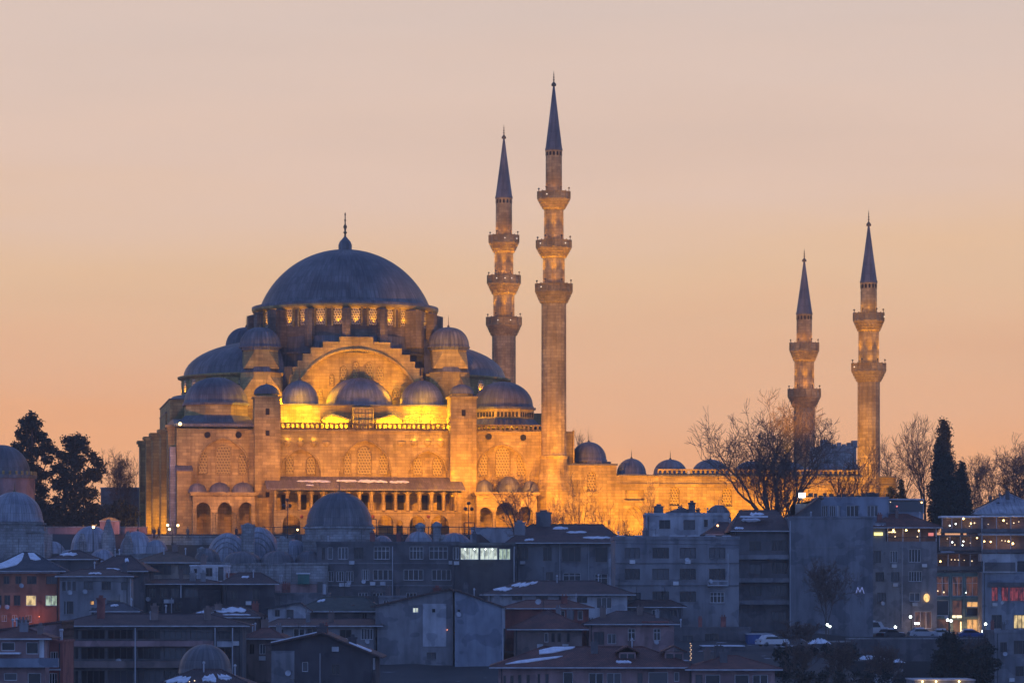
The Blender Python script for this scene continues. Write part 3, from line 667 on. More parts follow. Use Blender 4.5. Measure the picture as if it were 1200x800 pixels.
# weight towers at the four corners of the square
def loft48(cu, cv, r, z0, zs, z1, f0=0.0):
    """octagon that runs down into a square by way of tapering triangles"""
    O = [(cu + r * cos(pi / 8 + i * pi / 4), cv + r * sin(pi / 8 + i * pi / 4)) for i in range(8)]
    m = MB(); za = z0 + (z1 - z0) * f0; s = r * cos(pi / 8) * 1.02
    S = [(cu + s * a_, cv + s * b_) for a_, b_ in ((1, 1), (-1, 1), (-1, -1), (1, -1))]
    for i in range(8): j = (i + 1) % 8; m.face([(*O[i], zs), (*O[j], zs), (*O[j], z1), (*O[i], z1)])
    for c in range(4):
        i = 2 * c; j = i + 1; n_ = (j + 1) % 8; c2 = (c + 1) % 4
        m.face([(*S[c], za), (*O[j], zs), (*O[i], zs)]); m.face([(*S[c], za), (*S[c2], za), (*O[n_], zs), (*O[j], zs)])
        if f0: m.face([(*S[c], z0), (*S[c2], z0), (*S[c2], za), (*S[c], za)])
    return m
def weight_tower(cu, cv, front):
    k = MF.m(cu, cv); z3, z2, z1_ = MF.Z(409.5, cu, cv), MF.Z(433, cu, cv), MF.Z(474, cu, cv); rr = 20.5 * k
    loft48(cu, cv, rr * 1.06, z2, z3 - .5, z3).build('weight_tower', STONE, mosque)
    loft48(cu, cv, rr * 1.24, z1_ - 3, z2 - 1.4, z2 - .6, .55).build('tower_base', STONE, mosque)
    MB().ngon_prism(cu, cv, rr * 1.28, 8, z2 - .6, z2 + .5, r1=rr * 1.03).build('tower_skirt', LEAD, mosque)
    MB().ngon_prism(cu, cv, rr * 1.14, 8, z3 - .2, z3 + .2).build('tower_cornice', LEAD, mosque)
    h = MF.Z(383.5, cu, cv) - z3
    d = MB().lathe(cu, cv, [(rr * 1.17, z3 + .15), (rr * 1.2, z3 + .45)] + [(r_ * 1.15, z_) for r_, z_ in cap(rr, h - .5, z3 + .5, 12, .85)], 96, flutes=28, amp=.07).build('tower_dome', LEAD, mosque, True)
    finial(d, cu, cv, z3 + h - .1, 2.2, .2)
WV = DV - SQ - .2
weight_tower(mu(305, WV), WV, 1); weight_tower(mu(525.5, WV), WV, 1)
weight_tower(DU - 15.9, DV + SQ + .4, 0); weight_tower(DU + 15.9, DV + SQ + .4, 0)
# stepped masses between the towers and the hall's ends
sm = MB(); sm.box(mu(199, 14), mu(232, 14), 14, 44, Z498 - 3, mz(468, 205, 14)); sm.box(mu(194, 22), mu(207, 22), 22, 40, Z498 - 3, mz(484, 200, 22)); sm.build('end_terrace', STONE, mosque)
sm = MB(); sm.box(mu(198, 14), mu(233, 14), 13.7, 44.2, mz(468, 205, 14), mz(466.8, 205, 14)); sm.box(mu(193.4, 22), mu(207.5, 22), 21.8, 40.2, mz(484, 200, 22), mz(482.6, 200, 22)); sm.build('terrace_coping', LEAD, mosque)
sm = MB(); sm.box(mu(598, 14), mu(636, 14), 14, 44, Z498 - 3, mz(484, 615, 14)); sm.build('end_terrace', STONE, mosque)
# great buttresses of the end wall, one behind another
for v0, px in ((2.5, 195.5), (13, 187), (25, 177.5), (38, 170), (53, 162.8)):
    ul = mu(px + 1.2, v0); zt = Z498 - .6 if v0 > 5 else Z498 - .4
    bt = MB(); bt.box(ul, UL + .05, v0, v0 + 3.4, -3, zt); b_ = bt.build('end_buttress', STONE, mosque)
    ct = MB(); ct.box(ul - .45, UL + .02, v0 - .35, v0 + 3.75, zt, zt + .45); ct.box(ul - .2, UL + .02, v0 - .15, v0 + 3.55, zt - .5, zt); ct.build('buttress_coping', STONE, b_)
wl = MB(); wl.box(mu(199.5, -.4), mu(206.5, -.4), .5, 4, -3, mz(523, 203)); wl.build('end_pier', STONE_G, mosque)

# ------------------------------------------------------------------ the minarets
def minaret(label, px, d, base_py, cone, hw_cone, tip, segs, hw_foot, zfoot_py=None):
    """segs: from the top: (py0, py1, half width) shafts and ('b', ptop, pbot, hw_top, hw_bot) balconies"""
    k = d / FPX; base = (HOR - base_py) * k; root = tag(empty('minaret', ((px - 600) * k, d, base)), label, 'minaret', 'minarets at the corners of the court')
    Z = lambda py: (HOR - py) * k - base
    ct, cb = cone
    MB().lathe(0, 0, [(hw_cone * k * 1.02, Z(cb) - .25), (hw_cone * k * 1.04, Z(cb)), (hw_cone * k * .97, Z(cb) + .25), (hw_cone * k * .5, Z(cb + (ct - cb) * .52)), (.1, Z(ct))], 24).build('spire', LEAD, root, True)
    MB().lathe(0, 0, finial_prof(Z(ct) - .4, Z(tip) - Z(ct) + .4, .4), 10).build('finial', GOLD, root, True)
    first = True
    for s in segs:
        if s[0] == 'b':
            _, pt, pb, ht, hb = s; rt, rb_ = ht * k, hb * k; zt, zb_ = Z(pt), Z(pb); zp = zt - (zt - zb_) * .44
            bal = MB().lathe(0, 0, [(rt, zp), (rt * 1.02, zp + .1), (rt * .98, zp + .2), (rt * .98, zt - .15), (rt * 1.02, zt - .12), (rt * 1.02, zt), (rt * .9, zt), (rt * .9, zp + .12), (0.05, zp + .12)], 16).build('balcony', STONE_S, root)
            cm = MB(); n = 4
            for i in range(n):           # tiers of stalactite corbels
                f0 = i / n; ra_ = rb_ + (rt - rb_) * ((i + 1) / n) ** .85; za_, zc_ = zb_ + (zp - zb_) * f0, zb_ + (zp - zb_) * (i + 1) / n
                rp_ = rb_ + (rt - rb_) * (i / n) ** .85; cm.lathe(0, 0, [(rp_ * .97, za_), (rp_ * .99, zc_ - .2), (ra_ * .985, zc_ - .17), (ra_, zc_)], 32)
                for q in range(24):
                    a_ = 2 * pi * (q + .5 * (i % 2)) / 24; w_ = pi / 24 * .62
                    w_ = pi / 24 * .8; T_ = (ra_ * .985 * cos(a_ - w_), ra_ * .985 * sin(a_ - w_), zc_ - .15); U_ = (ra_ * .985 * cos(a_ + w_), ra_ * .985 * sin(a_ + w_), zc_ - .15); B_ = (rp_ * 1.0 * cos(a_), rp_ * 1.0 * sin(a_), za_ - .05); cm.face([B_, U_, T_])
            cm.build('corbel', STONE_S, bal)
            for q in range(16):
                pn = MB()
                a_ = 2 * pi * q / 16; r_ = rt * 1.0
                pn.tube((r_ * cos(a_), r_ * sin(a_), zp + .1), (r_ * cos(a_), r_ * sin(a_), zt + .12), .1, n=4)
                pn.build('parapet_post', STONE_S, bal)
            sp = MB()
            for a_ in (-2.1, -1.1, -.2, 2.9):
                sp.tube((rt * .95 * cos(a_), rt * .95 * sin(a_), zt), (rt * .95 * cos(a_), rt * .95 * sin(a_), zt + .55), .05, n=4); sp.ball((rt * .95 * cos(a_), rt * .95 * sin(a_), zt + .6), .16, 6)
            sp.build('loudspeaker', METAL, bal)
        else:
            p0, p1, h = s; r_ = h * k
            MB().lathe(0, 0, [(r_ * 1.0, Z(p1)), (r_ * .985, Z(p0))], 64, flutes=16 if not first else 0, amp=.05).build('shaft', STONE_S, root, True)
            if first:
                wn = MB()
                for q in range(14):
                    a_ = 2 * pi * (q + .5) / 14; x_, y_ = r_ * 1.012 * cos(a_), r_ * 1.012 * sin(a_); tx, ty = -sin(a_) * .16, cos(a_) * .16; z_ = Z(p0 + 5.5)
                    wn.face([(x_ - tx, y_ - ty, z_ - .35), (x_ + tx, y_ + ty, z_ - .35), (x_ + tx, y_ + ty, z_ + .2), (x_, y_, z_ + .42), (x_ - tx, y_ - ty, z_ + .2)])
                wn.build('vent_slit', DARK, root)
                MB().lathe(0, 0, [(r_, Z(p0) - .5), (r_ * 1.06, Z(p0) - .3), (r_ * 1.06, Z(p0) - .02)], 24).build('shaft_cornice', STONE_S, root, True)
                first = False
    return root, Z, k
def ml(root, k, r, z, power, angs, col=(1, .42, .02), out=0.9):
    for a_ in angs: point(root.location + Vector((r * k * out * cos(a_), r * k * out * sin(a_), z)), power * 7, col, .1)
NEAR = [(-2.3), (-0.8)]
dA = MF.Y(mu(649, -.5), -.5) - 0.2
mA, ZA, kA = minaret('tallest stone minaret with three balconies beside the right end of the mosque', 649, dA, 628, (98, 175), 10, 83,
    [(175, 228, 9.6), ('b', 225, 246, 19, 12), (243, 286, 11.4), ('b', 282, 303, 20.5, 13.4), (300, 338, 12.8), ('b', 333, 356, 21.5, 15.2), (350, 548, 14.6)], 20)
MB().lathe(0, 0, [(17.5 * kA, -2), (17.5 * kA, ZA(566)), (15.8 * kA, ZA(540)), (15.9 * kA, ZA(537)), (16.6 * kA, ZA(536)), (16.6 * kA, ZA(534)), (14.7 * kA, ZA(533))], 16).build('minaret_foot', STONE, mA)
pd = MB(); pd.ngon_prism(0, 0, 24 * kA, 8, -2, ZA(575), r1=23 * kA); pd.ngon_prism(0, 0, 23 * kA, 8, ZA(575), ZA(552), r1=17 * kA); pd.build('pedestal', STONE, mA)
dB = 617.0
mB, ZB, kB = minaret('second tallest three balcony minaret standing behind the half dome right of the main dome', 590.5, dB, 620, (160, 231), 10, 146,
    [(231, 279, 9.6), ('b', 276, 297, 17.5, 11.4), (294, 327, 11), ('b', 323, 346, 19.3, 12.8), (343, 376, 12.4), ('b', 372, 394, 20.5, 14.4), (390, 625, 14)], 20)
dC = MF.Y(mu(1018, 1), 1)
mC, ZC, kC = minaret('taller of two slim two balcony minarets, lit gold, rightmost of all minarets', 1018, dC, 622, (262, 330), 10, 246,
    [(330, 370, 9.6), ('b', 367, 389, 18, 12.2), (385, 430, 11.9), ('b', 426, 448, 20, 13.2), (443, 628, 12.9)], 18)
dD = 628.0
mD, ZD, kD = minaret('shorter slim two balcony minaret behind the bare tree, its lower shaft dark', 942.5, dD, 618, (304, 367), 9.5, 291,
    [(367, 405, 9.1), ('b', 402, 424, 17, 11.8), (420, 460, 11.4), ('b', 456, 478, 19, 12.6), (473, 625, 12.3)], 18)
BALB = emit('balcony_bulb_glass', (1, .8, .55), 1.0)
# lamps on the balconies, all round
AR = [-2.7, -1.57, -.45]
for root, Zf, k, lst in ((mA, ZA, kA, [(225, 19, 40), (282, 20.5, 46), (333, 21.5, 40)]), (mB, ZB, kB, [(276, 17.5, 66), (323, 19.3, 66), (372, 20.5, 55)]), (mC, ZC, kC, [(367, 18, 60), (426, 20, 60)]), (mD, ZD, kD, [(402, 17, 66), (456, 19, 66)])):
    for py, hw, pw in lst: ml(root, k, hw, Zf(py) + .9, pw * .14, AR, (1, .40, .03) if root is not mC else (1, .46, .03))
    for i, (py, hw, pw) in enumerate(lst):
        for a_ in AR:
            if i + 1 == len(lst): continue
            lw = lst[i + 1][1] * k; p = root.location + Vector((lw * .94 * cos(a_), lw * .94 * sin(a_), Zf(lst[i + 1][0]) + .3))
            spot(p, root.location + Vector((hw * k * .75 * cos(a_), hw * k * .75 * sin(a_), Zf(py + 15))), 2300, 48, (1, .42, .0), .9, .1, 'balcony_uplight')
for root, Zf, hw, lst in ((mA, ZA, kA, ((225, -2.0), (282, -2.4), (282, -.9), (333, -2.3))), (mB, ZB, kB, ((276, -1.5), (276, -.6), (323, -2), (323, -1.5), (323, -1.1), (372, -1.9), (372, -1.2))), (mC, ZC, kC, ((367, -.4), (426, -2.6)))):
    for py, a_ in lst:
        rr = {225: 19, 282: 20.5, 333: 21.5, 276: 17.5, 323: 19.3, 372: 20.5, 367: 18, 426: 20}[py] * hw
        MB().ball((rr * 1.05 * cos(a_), rr * 1.05 * sin(a_), Zf(py + 4.5)), .11, 8).build('balcony_bulb', BALB, root)

# ------------------------------------------------------------------ the courtyard wall
CF = Frame(664, MF.Y(mu(664), 0), 9.0)
court = frame_root(CF, 'courtyard_building', 'long golden floodlit courtyard wall with a row of small lead domes', 'courtyard', MZB)
def cu_(px, v=0.0): return CF.U(px, v)
def cz(py, px=760, v=0.0): return CF.Z(py, CF.U(px, v), v)
zh, zl = cz(545, 690), cz(557.5, 760)
q0, q1, q2 = cu_(662), cu_(722.5), cu_(1050)
cops = []
def c_op(pa, pb, pt, pb_, rise_px):
    a_, b_ = cu_(pa), cu_(pb); zs = cz(pt + rise_px, pa); return (a_, b_, cz(pb_, pa), zs, cz(pt, pa) - zs)
cops_b = [c_op(732, 755, 593, 628, 12), c_op(784.5, 796.5, 570, 592, 5), c_op(846, 858, 571, 593, 5), c_op(905, 917, 572, 594, 5), c_op(966, 978, 573, 595, 5), c_op(732, 755, 574, 586, 0)]
MB().wall(q0, q1, -3, zh, 0, .6, [c_op(688, 698.5, 552, 576, 5)], 10).build('wall_bay', STONE, court)
MB().wall(q1, q2, -3, zl, 0, .6, cops_b, 12).build('wall', STONE, court)
bk = MB(); bk.box(q0, q1 - .01, .6, 6, -3, zh - .01); bk.box(q1, q2, .61, 7, -3, zl - .02); bk.build('wall_core', STONE, court)
for pa, pb, pt, pb_ in ((688, 698.5, 552, 576), (784.5, 796.5, 570, 592), (846, 858, 571, 593), (905, 917, 572, 594), (966, 978, 573, 595)):
    a_, b_ = cu_(pa), cu_(pb); zt, z_ = cz(pt, pa), cz(pb_, pa); MB().arch_plate(a_, b_, z_, zt - .8, .8, .5).build('lattice_window', LATT, court)
cp = MB(); cp.box(q0 - .1, q1 + .15, -.28, 6.2, zh, zh + .3); cp.box(q1 + .16, q2, -.25, 7.2, zl, zl + .24); cp.build('coping', LEAD, court)
cp2 = MB(); cp2.box(q1 + .3, q2, -.16, -.002, cz(568, 760), cz(566, 760)); cp2.box(cu_(671.5), cu_(673), -.1, .5, zh, cz(504, 672)); cp2.build('string_course', STONE, court)
MB().box(cu_(662), cu_(672.5), .8, 6, zh, cz(505, 668)).build('stair_turret', STONE, court)
balustrade(court, cu_(771), cu_(1015), .0, zl + .24, cz(557.5, 800) - zl + .9, .8, .36, STONE)
dr_ = MB(); dr_.ngon_prism(cu_(693, 5), 5, 23.5 * CF.m(0, 5), 8, zh, cz(541, 690, 5)); dr_.build('dome_drum', LEAD, court)
def cdome(px, r_, ptop, zbase, v, fin=1.6):
    u = cu_(px, v); rr = r_ * CF.m(u, v); h = cz(ptop, px, v) - zbase - .35
    d = MB().lathe(u, v, [(rr * 1.04, zbase), (rr * 1.04, zbase + .35)] + [(a_, b_ ) for a_, b_ in cap(rr, h, zbase + .35, 10)], 56, flutes=32, amp=.03).build('court_dome', LEAD_P, court, True)
    if fin: finial(d, u, v, zbase + .25 + h, fin, .2)
cdome(690, 20.5, 517.5, cz(541, 690, 5), 5)
for px, r_, pt in ((740, 17, 537), (785.5, 19.5, 538), (832.5, 21.5, 538), (880, 20, 540), (925, 20, 541), (966, 20, 542), (1000, 18, 543)): cdome(px, r_, pt, zl + .2, 4.5)
# far wing and the tall portal block seen against the sky
fw = MB(); fw.box(q1, q2 + 2, 50, 56, -3, zl); fw.box(q2 - 6, q2 - .02, 7.2, 50, -3, zl - .03); fw.build('far_wing', STONE_G, court)
for px, r_, pt in ((905, 16, 545), (955, 17, 543), (985, 17, 545)): cdome(px, r_, pt, zl - .5, 51, 1.2)
gt = MB(); gv = 24; g0, g1 = cu_(963.5, gv), cu_(1003.5, gv); gz = cz(522, 980, gv)
gt.box(g0, g1, gv, gv + 9, -3, gz)
n = 7
for i in range(n): gt.box(g0 + (g1 - g0) * (i + .12) / n, g0 + (g1 - g0) * (i + .88) / n, gv - .05, gv + .5, gz - .2, gz + (.55 if i % 2 else .3))
gt.box(g0 - .15, g0 + .9, gv - .1, gv + 1, gz - .3, cz(515, 965, gv)); gt.box(g1 - .7, g1 + .15, gv - .1, gv + 1, gz - .3, cz(516, 1002, gv))
gt.build('portal_block', STONE_G, court); finial(court, g0 + .4, gv + .3, cz(516, 965, gv), 1.0, .2)

# ------------------------------------------------------------------ floodlights on the mosque
FK, CK, RK, AK, SK = 1.85, 1.05, 5.0, 3.0, 2.6

def fl(px, v, zpx, tpx, tz, power, size=110, col=(1, .40, .0)):
    u = mu(px, v); tu = mu(tpx, 0); spot(MF.world(u, v, zpx), MF.world(tu, 0, tz), power * FK, size, (1, .375, .09) if px < 300 else (1, .375, .0))
for px, pw, c in ((230, 3100, (1, .42, .10)), (275, 3400, (1, .42, .0)), (345, 4900, (1, .42, .0)), (410, 6200, (1, .43, .0)), (470, 7400, (1, .44, .0)), (520, 5300, (1, .44, .0)), (560, 5600, (1, .45, .0)), (600, 9800, (1, .45, .0)), (640, 6800, (1, .46, .0))):
    fl(px, -19, 10.5, px + 4, 9.5, pw, 104, c)
for px in (682, 730, 780, 830, 880, 930, 985):
    v = -11; u = mu(px, v); spot(MF.world(u, v, .4), MF.world(mu(px, 0), 0, 6), 9000 * CK, 125, (1, .40, .0), .9, .25)
# roof-walk lamps behind the balustrade
for px in (338, 357, 378, 400, 450, 472, 492, 512): point(MF.world(mu(px, 1.5), 1.5, Z504 + .7), 330 * RK, (1, .50, .0), .15)
for px in (570, 600, 622): point(MF.world(mu(px, 2.0), 2.0, Z504 + .4), 60 * RK, (1, .48, .0), .15)
# great arch, lit from the foot of the tympanum
for px in (371, 388, 458, 474): point(MF.world(mu(px, TV - 1.2), TV - 1.2, Zfloor + 1.0), 260 * AK, (1, .45, .0), .2)
for px, tx in ((376, 392), (471, 446)): spot(MF.world(mu(px, 5.3), 5.3, Z475 + 1.0), MF.world(mu(tx, TV), TV, acz + R * .62), 2500 * AK, 66, (1, .41, .0), .8)
point(MF.world(mu(327, 9), 9, mz(470, 325, 9)), 620 * AK, (1, .43, .0)); point(MF.world(mu(512, 9), 9, mz(468, 512, 9)), 900 * AK, (1, .43, .0))
# minaret shafts from below
spot(MF.world(mu(664, -10), -10, 1), mA.location + Vector((0, 0, 34)), 26000 * SK * .55, 40, (1, .44, .0))
spot(mC.location + Vector((-9, -14, 1)), mC.location + Vector((0, 0, 22)), 14000 * SK * .55, 50, (1, .44, .0))
spot(mC.location + Vector((-2, -13, 1)), mC.location + Vector((0, 0, 12)), 7000 * SK * .7, 50, (1, .44, .0))
# lamp between the buttresses of the end wall
for v0 in (8.5, 20, 33): point(MF.world(UL - 1.0, v0, 1.5), 600 * AK, (1, .45, .0))

# lamps at the feet of the two outer aisle domes and inside the porches
for px in (346, 357, 489, 500): point(MF.world(mu(px, V5 - 1.6), V5 - 1.6, mz(475.5, 430, V5) + .35), 420, (1, .46, .0), .15)

# added unseen spots high before the minarets, washing shafts and parapets evenly
for root, pw, zt, sz, dy, dx in ((mA, 175000, 46, 34, -72, 9), (mB, 330000, 52, 22, -128, -16), (mC, 105000, 36, 32, -72, 9), (mD, 330000, 38, 16, -132, -14)):
    spot(root.location + Vector((dx, dy, 8)), root.location + Vector((0, 0, zt)), pw, sz, (1, .43, .02), .7, .4)
spot(MF.world(mu(110, -30), -30, 6), MF.world(mu(185, 10), 10, 9), 11000, 80, (1, .42, .28), .9, .3)  # added unseen warm spot from the far left, turning the end buttresses mauve

# lamps under the gallery vaults and in the porches
for px in (332, 352, 372, 392, 412, 432, 452, 472, 492, 512, 530):
    point(MF.world(mu(px, -2.6), -2.6, zf + 2.6), 26, (1, .42, .0), .15); point(MF.world(mu(px, -2.2), -2.2, zf - 1.0), 22, (1, .42, .0), .15)
for px, pw in ((240, 20), (264, 20), (288, 24), (569, 60), (616, 60)): point(MF.world(mu(px, -2.4), -2.4, 3.8), pw, (1, .42, .0), .15)

# added unseen spots over the roofs, lifting the lower shafts of the rear minarets
for root, pw, dy, z in ((mB, 12000, -24, 20), (mD, 9000, -22, 13)):
    spot(root.location + Vector((4, dy, z)), root.location + Vector((0, 0, 34 if root is mB else 26)), pw, 80, (1, .42, .14), .9, .3)

# ------------------------------------------------------------------ houses of the old town
LITM = {'cool': LIT_COOL, 'warm': LIT_WARM, 'red': LIT_RED, 'white': LIT_WHITE, 'yel': LIT_YEL, 'dim': LIT_DIM, 'curt': GLASS_C}
HR = random.Random(5)
class House:
    def __init__(h, name, label, cat, px0, px1, eave, d, wall, wins=(), yaw=0.0, depth=10.0, style='w1', group=None, wall_top=None):
        h.fr = Frame((px0 + px1) / 2, d, yaw); fr = h.fr
        zb = min(ground_z(fr.ox, d), ground_z(fr.ox, d + depth)) - 1.0
        h.root = frame_root(fr, name, label, cat, zb, group)
        h.u0, h.u1 = fr.U(px0), fr.U(px1); h.depth = depth; h.ze = fr.Z(eave, (h.u0 + h.u1) / 2); h.wall = wall
        ops, panes = [], []
        for w in wins:
            pa, ta, pb, tb = w[:4]; st = (w[4] if len(w) > 4 else style)
            a, b = fr.U(pa), fr.U(pb); zt, z0 = fr.Z(ta, a), fr.Z(tb, a)
            zt = min(zt, h.ze - .05); a = max(a, h.u0 + .05); b = min(b, h.u1 - .05)
            ops.append((a, b, z0, zt, 0)); panes.append((a, b, z0, zt, st))
        m = MB(); m.wall(h.u0, h.u1, 0, h.ze, 0, .28, ops)
        m.face([(h.u0, depth, 0), (h.u0, 0, 0), (h.u0, 0, h.ze), (h.u0, depth, h.ze)]); m.face([(h.u1, 0, 0), (h.u1, depth, 0), (h.u1, depth, h.ze), (h.u1, 0, h.ze)])
        m.face([(h.u1, depth, 0), (h.u0, depth, 0), (h.u0, depth, h.ze), (h.u1, depth, h.ze)]); m.face([(h.u0, 0.3, h.ze - .02), (h.u1, 0.3, h.ze - .02), (h.u1, depth, h.ze - .02), (h.u0, depth, h.ze - .02)])
        m.build('wall', wall, h.root)
        for p in panes: h.window(*p)
        h.panes = panes; h.rnd = random.Random(int(px0 * 7 + eave * 3 + d)); h.busy = name not in ('penthouse', 'kiosk', 'yard_shed', 'terrace', 'pavilion', 'stair_house') and label.find('blank') < 0
        if h.busy: h.fittings()
    def window(h, a, b, z0, z1, st, v=0.0):
        toks = st.split(); mat = GLASS; fm = FRAME_W; bars = 1; tr = False
        for t in toks:
            if t in LITM: mat = LITM[t]
            elif t[0] in 'wd' and t[1:].isdigit(): fm = FRAME_W if t[0] == 'w' else FRAME_D; bars = int(t[1:])
            elif t == 'x': fm = None
            elif t == 't': tr = True
        if mat is GLASS and HR.random() < .35: mat = GLASS_C
        w = MB(); w.face([(a, v + .24, z0), (b, v + .24, z0), (b, v + .24, z1), (a, v + .24, z1)]); w = w.build('window', mat, h.root)
        if fm:
            f = MB(); t = .07; y0, y1 = v + .12, v + .235
            f.box(a + .001, a + t, y0, y1, z0, z1); f.box(b - t, b - .001, y0, y1, z0, z1); f.box(a + t, b - t, y0, y1, z1 - t, z1 - .001); f.box(a + t, b - t, y0, y1, z0 + .001, z0 + t)
            for i in range(bars): x = a + (b - a) * (i + 1) / (bars + 1); f.box(x - .035, x + .035, y0 + .01, y1, z0 + t, z1 - t)
            if tr: zc = z0 + (z1 - z0) * .66; f.box(a + t, b - t, y0 + .02, y1, zc - .035, zc + .035)
            s = f.build('window_frame', fm, w)
            if HR.random() < .7:
                MB().box(a - .1, b + .1, v - .12, v - .004, z0 - .1, z0 - .005).build('window_sill', h.wall, w)
    def fittings(h):
        r = h.rnd
        for a, b, z0, z1, st in h.panes:
            if r.random() < .2 and z0 > 1.5:
                x = r.choice((a - .55, b + .55, (a + b) / 2)); z = z0 - .75
                if h.u0 + .5 < x < h.u1 - .5: MB().box(x - .38, x + .38, -.36, -.004, z, z + .52).build('air_conditioner', FRAME_W if r.random() < .6 else METAL_P, h.root)
            if r.random() < .15:
                x = r.uniform(a, b); m = MB().lathe(0, 0, [(.01, 0), (.2, .04), (.34, .14)], 12); o = m.build('satellite_dish', METAL_P, h.root, True); o.location = (x, -.32, z0 - .25); o.rotation_euler = (radians(68), 0, radians(r.uniform(-40, 40)))
        if h.panes and r.random() < .6: x = h.u0 + .35 if r.random() < .5 else h.u1 - .35; MB().tube((x, -.09, .5), (x, -.09, h.ze - .1), .055, n=5).build('drain_pipe', METAL, h.root)
        if len(h.panes) > 5 and r.random() < .7:
            z = min(p[2] for p in h.panes) + r.uniform(.2, 1); m = MB(); x = h.u0 + .3
            m.tube((h.u0, -.06, h.ze - .5), (h.u1, -.06, h.ze - .75), .02, n=3); m.build('wall_cable', METAL, h.root)
    def roof_fittings(h, zfun):
        r = h.rnd; w = h.u1 - h.u0
        if not h.busy: return
        for _ in range(r.choice((2, 2, 3, 4)) + (1 if w > 14 else 0)):
            x, v = r.uniform(h.u0 + .6, h.u1 - .6), r.uniform(h.depth * .2, h.depth * .75); z = zfun(x, v); k = r.random()
            if k < .5:
                s = r.uniform(.22, .42); m = MB(); t_ = z + r.uniform(.7, 1.5); m.box(x - s, x + s, v - s, v + s, z - .6, t_); m.box(x - s - .08, x + s + .08, v - s - .08, v + s + .08, t_, t_ + .12)
                for i in (-.5, .5): m.tube((x + i * s, v, t_ + .12), (x + i * s, v, t_ + .42), .09, n=6)
                m.build('chimney', r.choice((W_BROWN, W_DGREY, W_RED, W_GREY)), h.roof)
            elif k < .72:
                m = MB(); m.tube((x, v, z - .4), (x, v, z + r.uniform(.7, 1.3)), .08, n=6); m.ball((x, v, z + 1.0), .16, 7); m.build('vent_pipe', METAL_P, h.roof)
            else:
                zt = z + r.uniform(1.4, 2.4); m = MB(); m.tube((x, v, z - .4), (x, v, zt), .028, n=4); a = r.uniform(0, 3.1)
                for i in range(4): l = .55 - .08 * i; m.tube((x - l * cos(a), v - l * sin(a), zt - .12 - .16 * i), (x + l * cos(a), v + l * sin(a), zt - .12 - .16 * i), .018, n=3)
                m.build('aerial', METAL, h.roof)
    def box(h, name, mat, pa, ta, pb, tb, v0, v1, parent=None):
        a, b = h.fr.U(pa, v0), h.fr.U(pb, v0); zt, z0 = h.fr.Z(ta, a, v0), h.fr.Z(tb, a, v0)
        return MB().box(a, b, v0, v1, z0, zt).build(name, mat, parent or h.root)
    def bulb(h, px, py, v, r=.16, mat=None, power=0, col=(1, .6, .2)):
        r *= .62; u = h.fr.U(px, v); z = h.fr.Z(py, u, v); o = MB().ball((u, v, z), r, 8).build('bulb', mat or BULB, h.root)
        if power: point(h.fr.world(u, v - .5, z - .1), power, col, .1)
        return o
    def flat(h, mat=CONC, ph=.6):
        m = MB(); u0, u1, D, z = h.u0 - .12, h.u1 + .12, h.depth + .12, h.ze
        m.box(u0, u1, -.12, .18, z, z + ph); m.box(u0, u1, D - .3, D, z, z + ph); m.box(u0, u0 + .3, .18, D - .3, z, z + ph); m.box(u1 - .3, u1, .18, D - .3, z, z + ph)
        m.box(u0 + .3, u1 - .3, .18, D - .3, z - .01, z + .12); h.roof = m.build('roof', mat, h.root); h.roof_fittings(lambda x, v: h.ze + .15); return h
    def hip(h, ridge, mat=TILE, o=.7, inset=None, snow=()):
        u0, u1, v0, v1 = h.u0 - o, h.u1 + o, -o, h.depth + o; vm = h.depth / 2; z = h.ze - .05
        zr = h.fr.Z(ridge, (u0 + u1) / 2, vm); ins = min((v1 - v0) / 2, (u1 - u0) / 2 - .05) if inset is None else inset
        A, B, C, D = (u0, v0, z + .12), (u1, v0, z + .12), (u1, v1, z + .12), (u0, v1, z + .12); E, F_ = (u0 + ins, vm, zr), (u1 - ins, vm, zr)
        m = MB(); m.face([A, B, F_, E]); m.face([B, C, F_]); m.face([C, D, E, F_]); m.face([D, A, E])
        lo = [(x_, y_, z) for x_, y_, _ in (A, B, C, D)]; m.face(lo[::-1])
        for i, (p, q) in enumerate(zip((A, B, C, D), (B, C, D, A))): m.face([lo[i], lo[(i + 1) % 4], q, p])
        h.roof = m.build('roof', mat, h.root); h.front = (A, B, E, F_); h.snow(snow)
        MB().box(u0, u1, v0 - .1, v0 - .004, z - .04, z + .1).build('gutter', METAL_P, h.roof)
        rt = MB(); rt.tube(E, F_, .12, n=5)
        for p, q in ((A, E), (B, F_)): rt.tube(p, q, .1, n=5)
        rt.build('ridge_tile', mat, h.roof)
        h.roof_fittings(lambda x, v: h.ze + (zr - h.ze) * max(0, min(1, v / vm if v < vm else (h.depth - v) / vm, (x - u0) / max(ins, .1), (u1 - x) / max(ins, .1))))
        return h
    def snow(h, polys):
        A, B, E, F_ = [Vector(p) for p in h.front]
        for poly in polys:
            pts = []
            for s, t in poly: pts.append(A.lerp(B, s).lerp(E.lerp(F_, s), t) + Vector((0, 0, .01)))
            m = MB(); up = Vector((0, -.03, .09)); m.face([p + up for p in pts])
            for i in range(len(pts)): p, q = pts[i], pts[(i + 1) % len(pts)]; m.face([p, q, q + up, p + up])
            m.build('snow_patch', SNOW, h.roof)
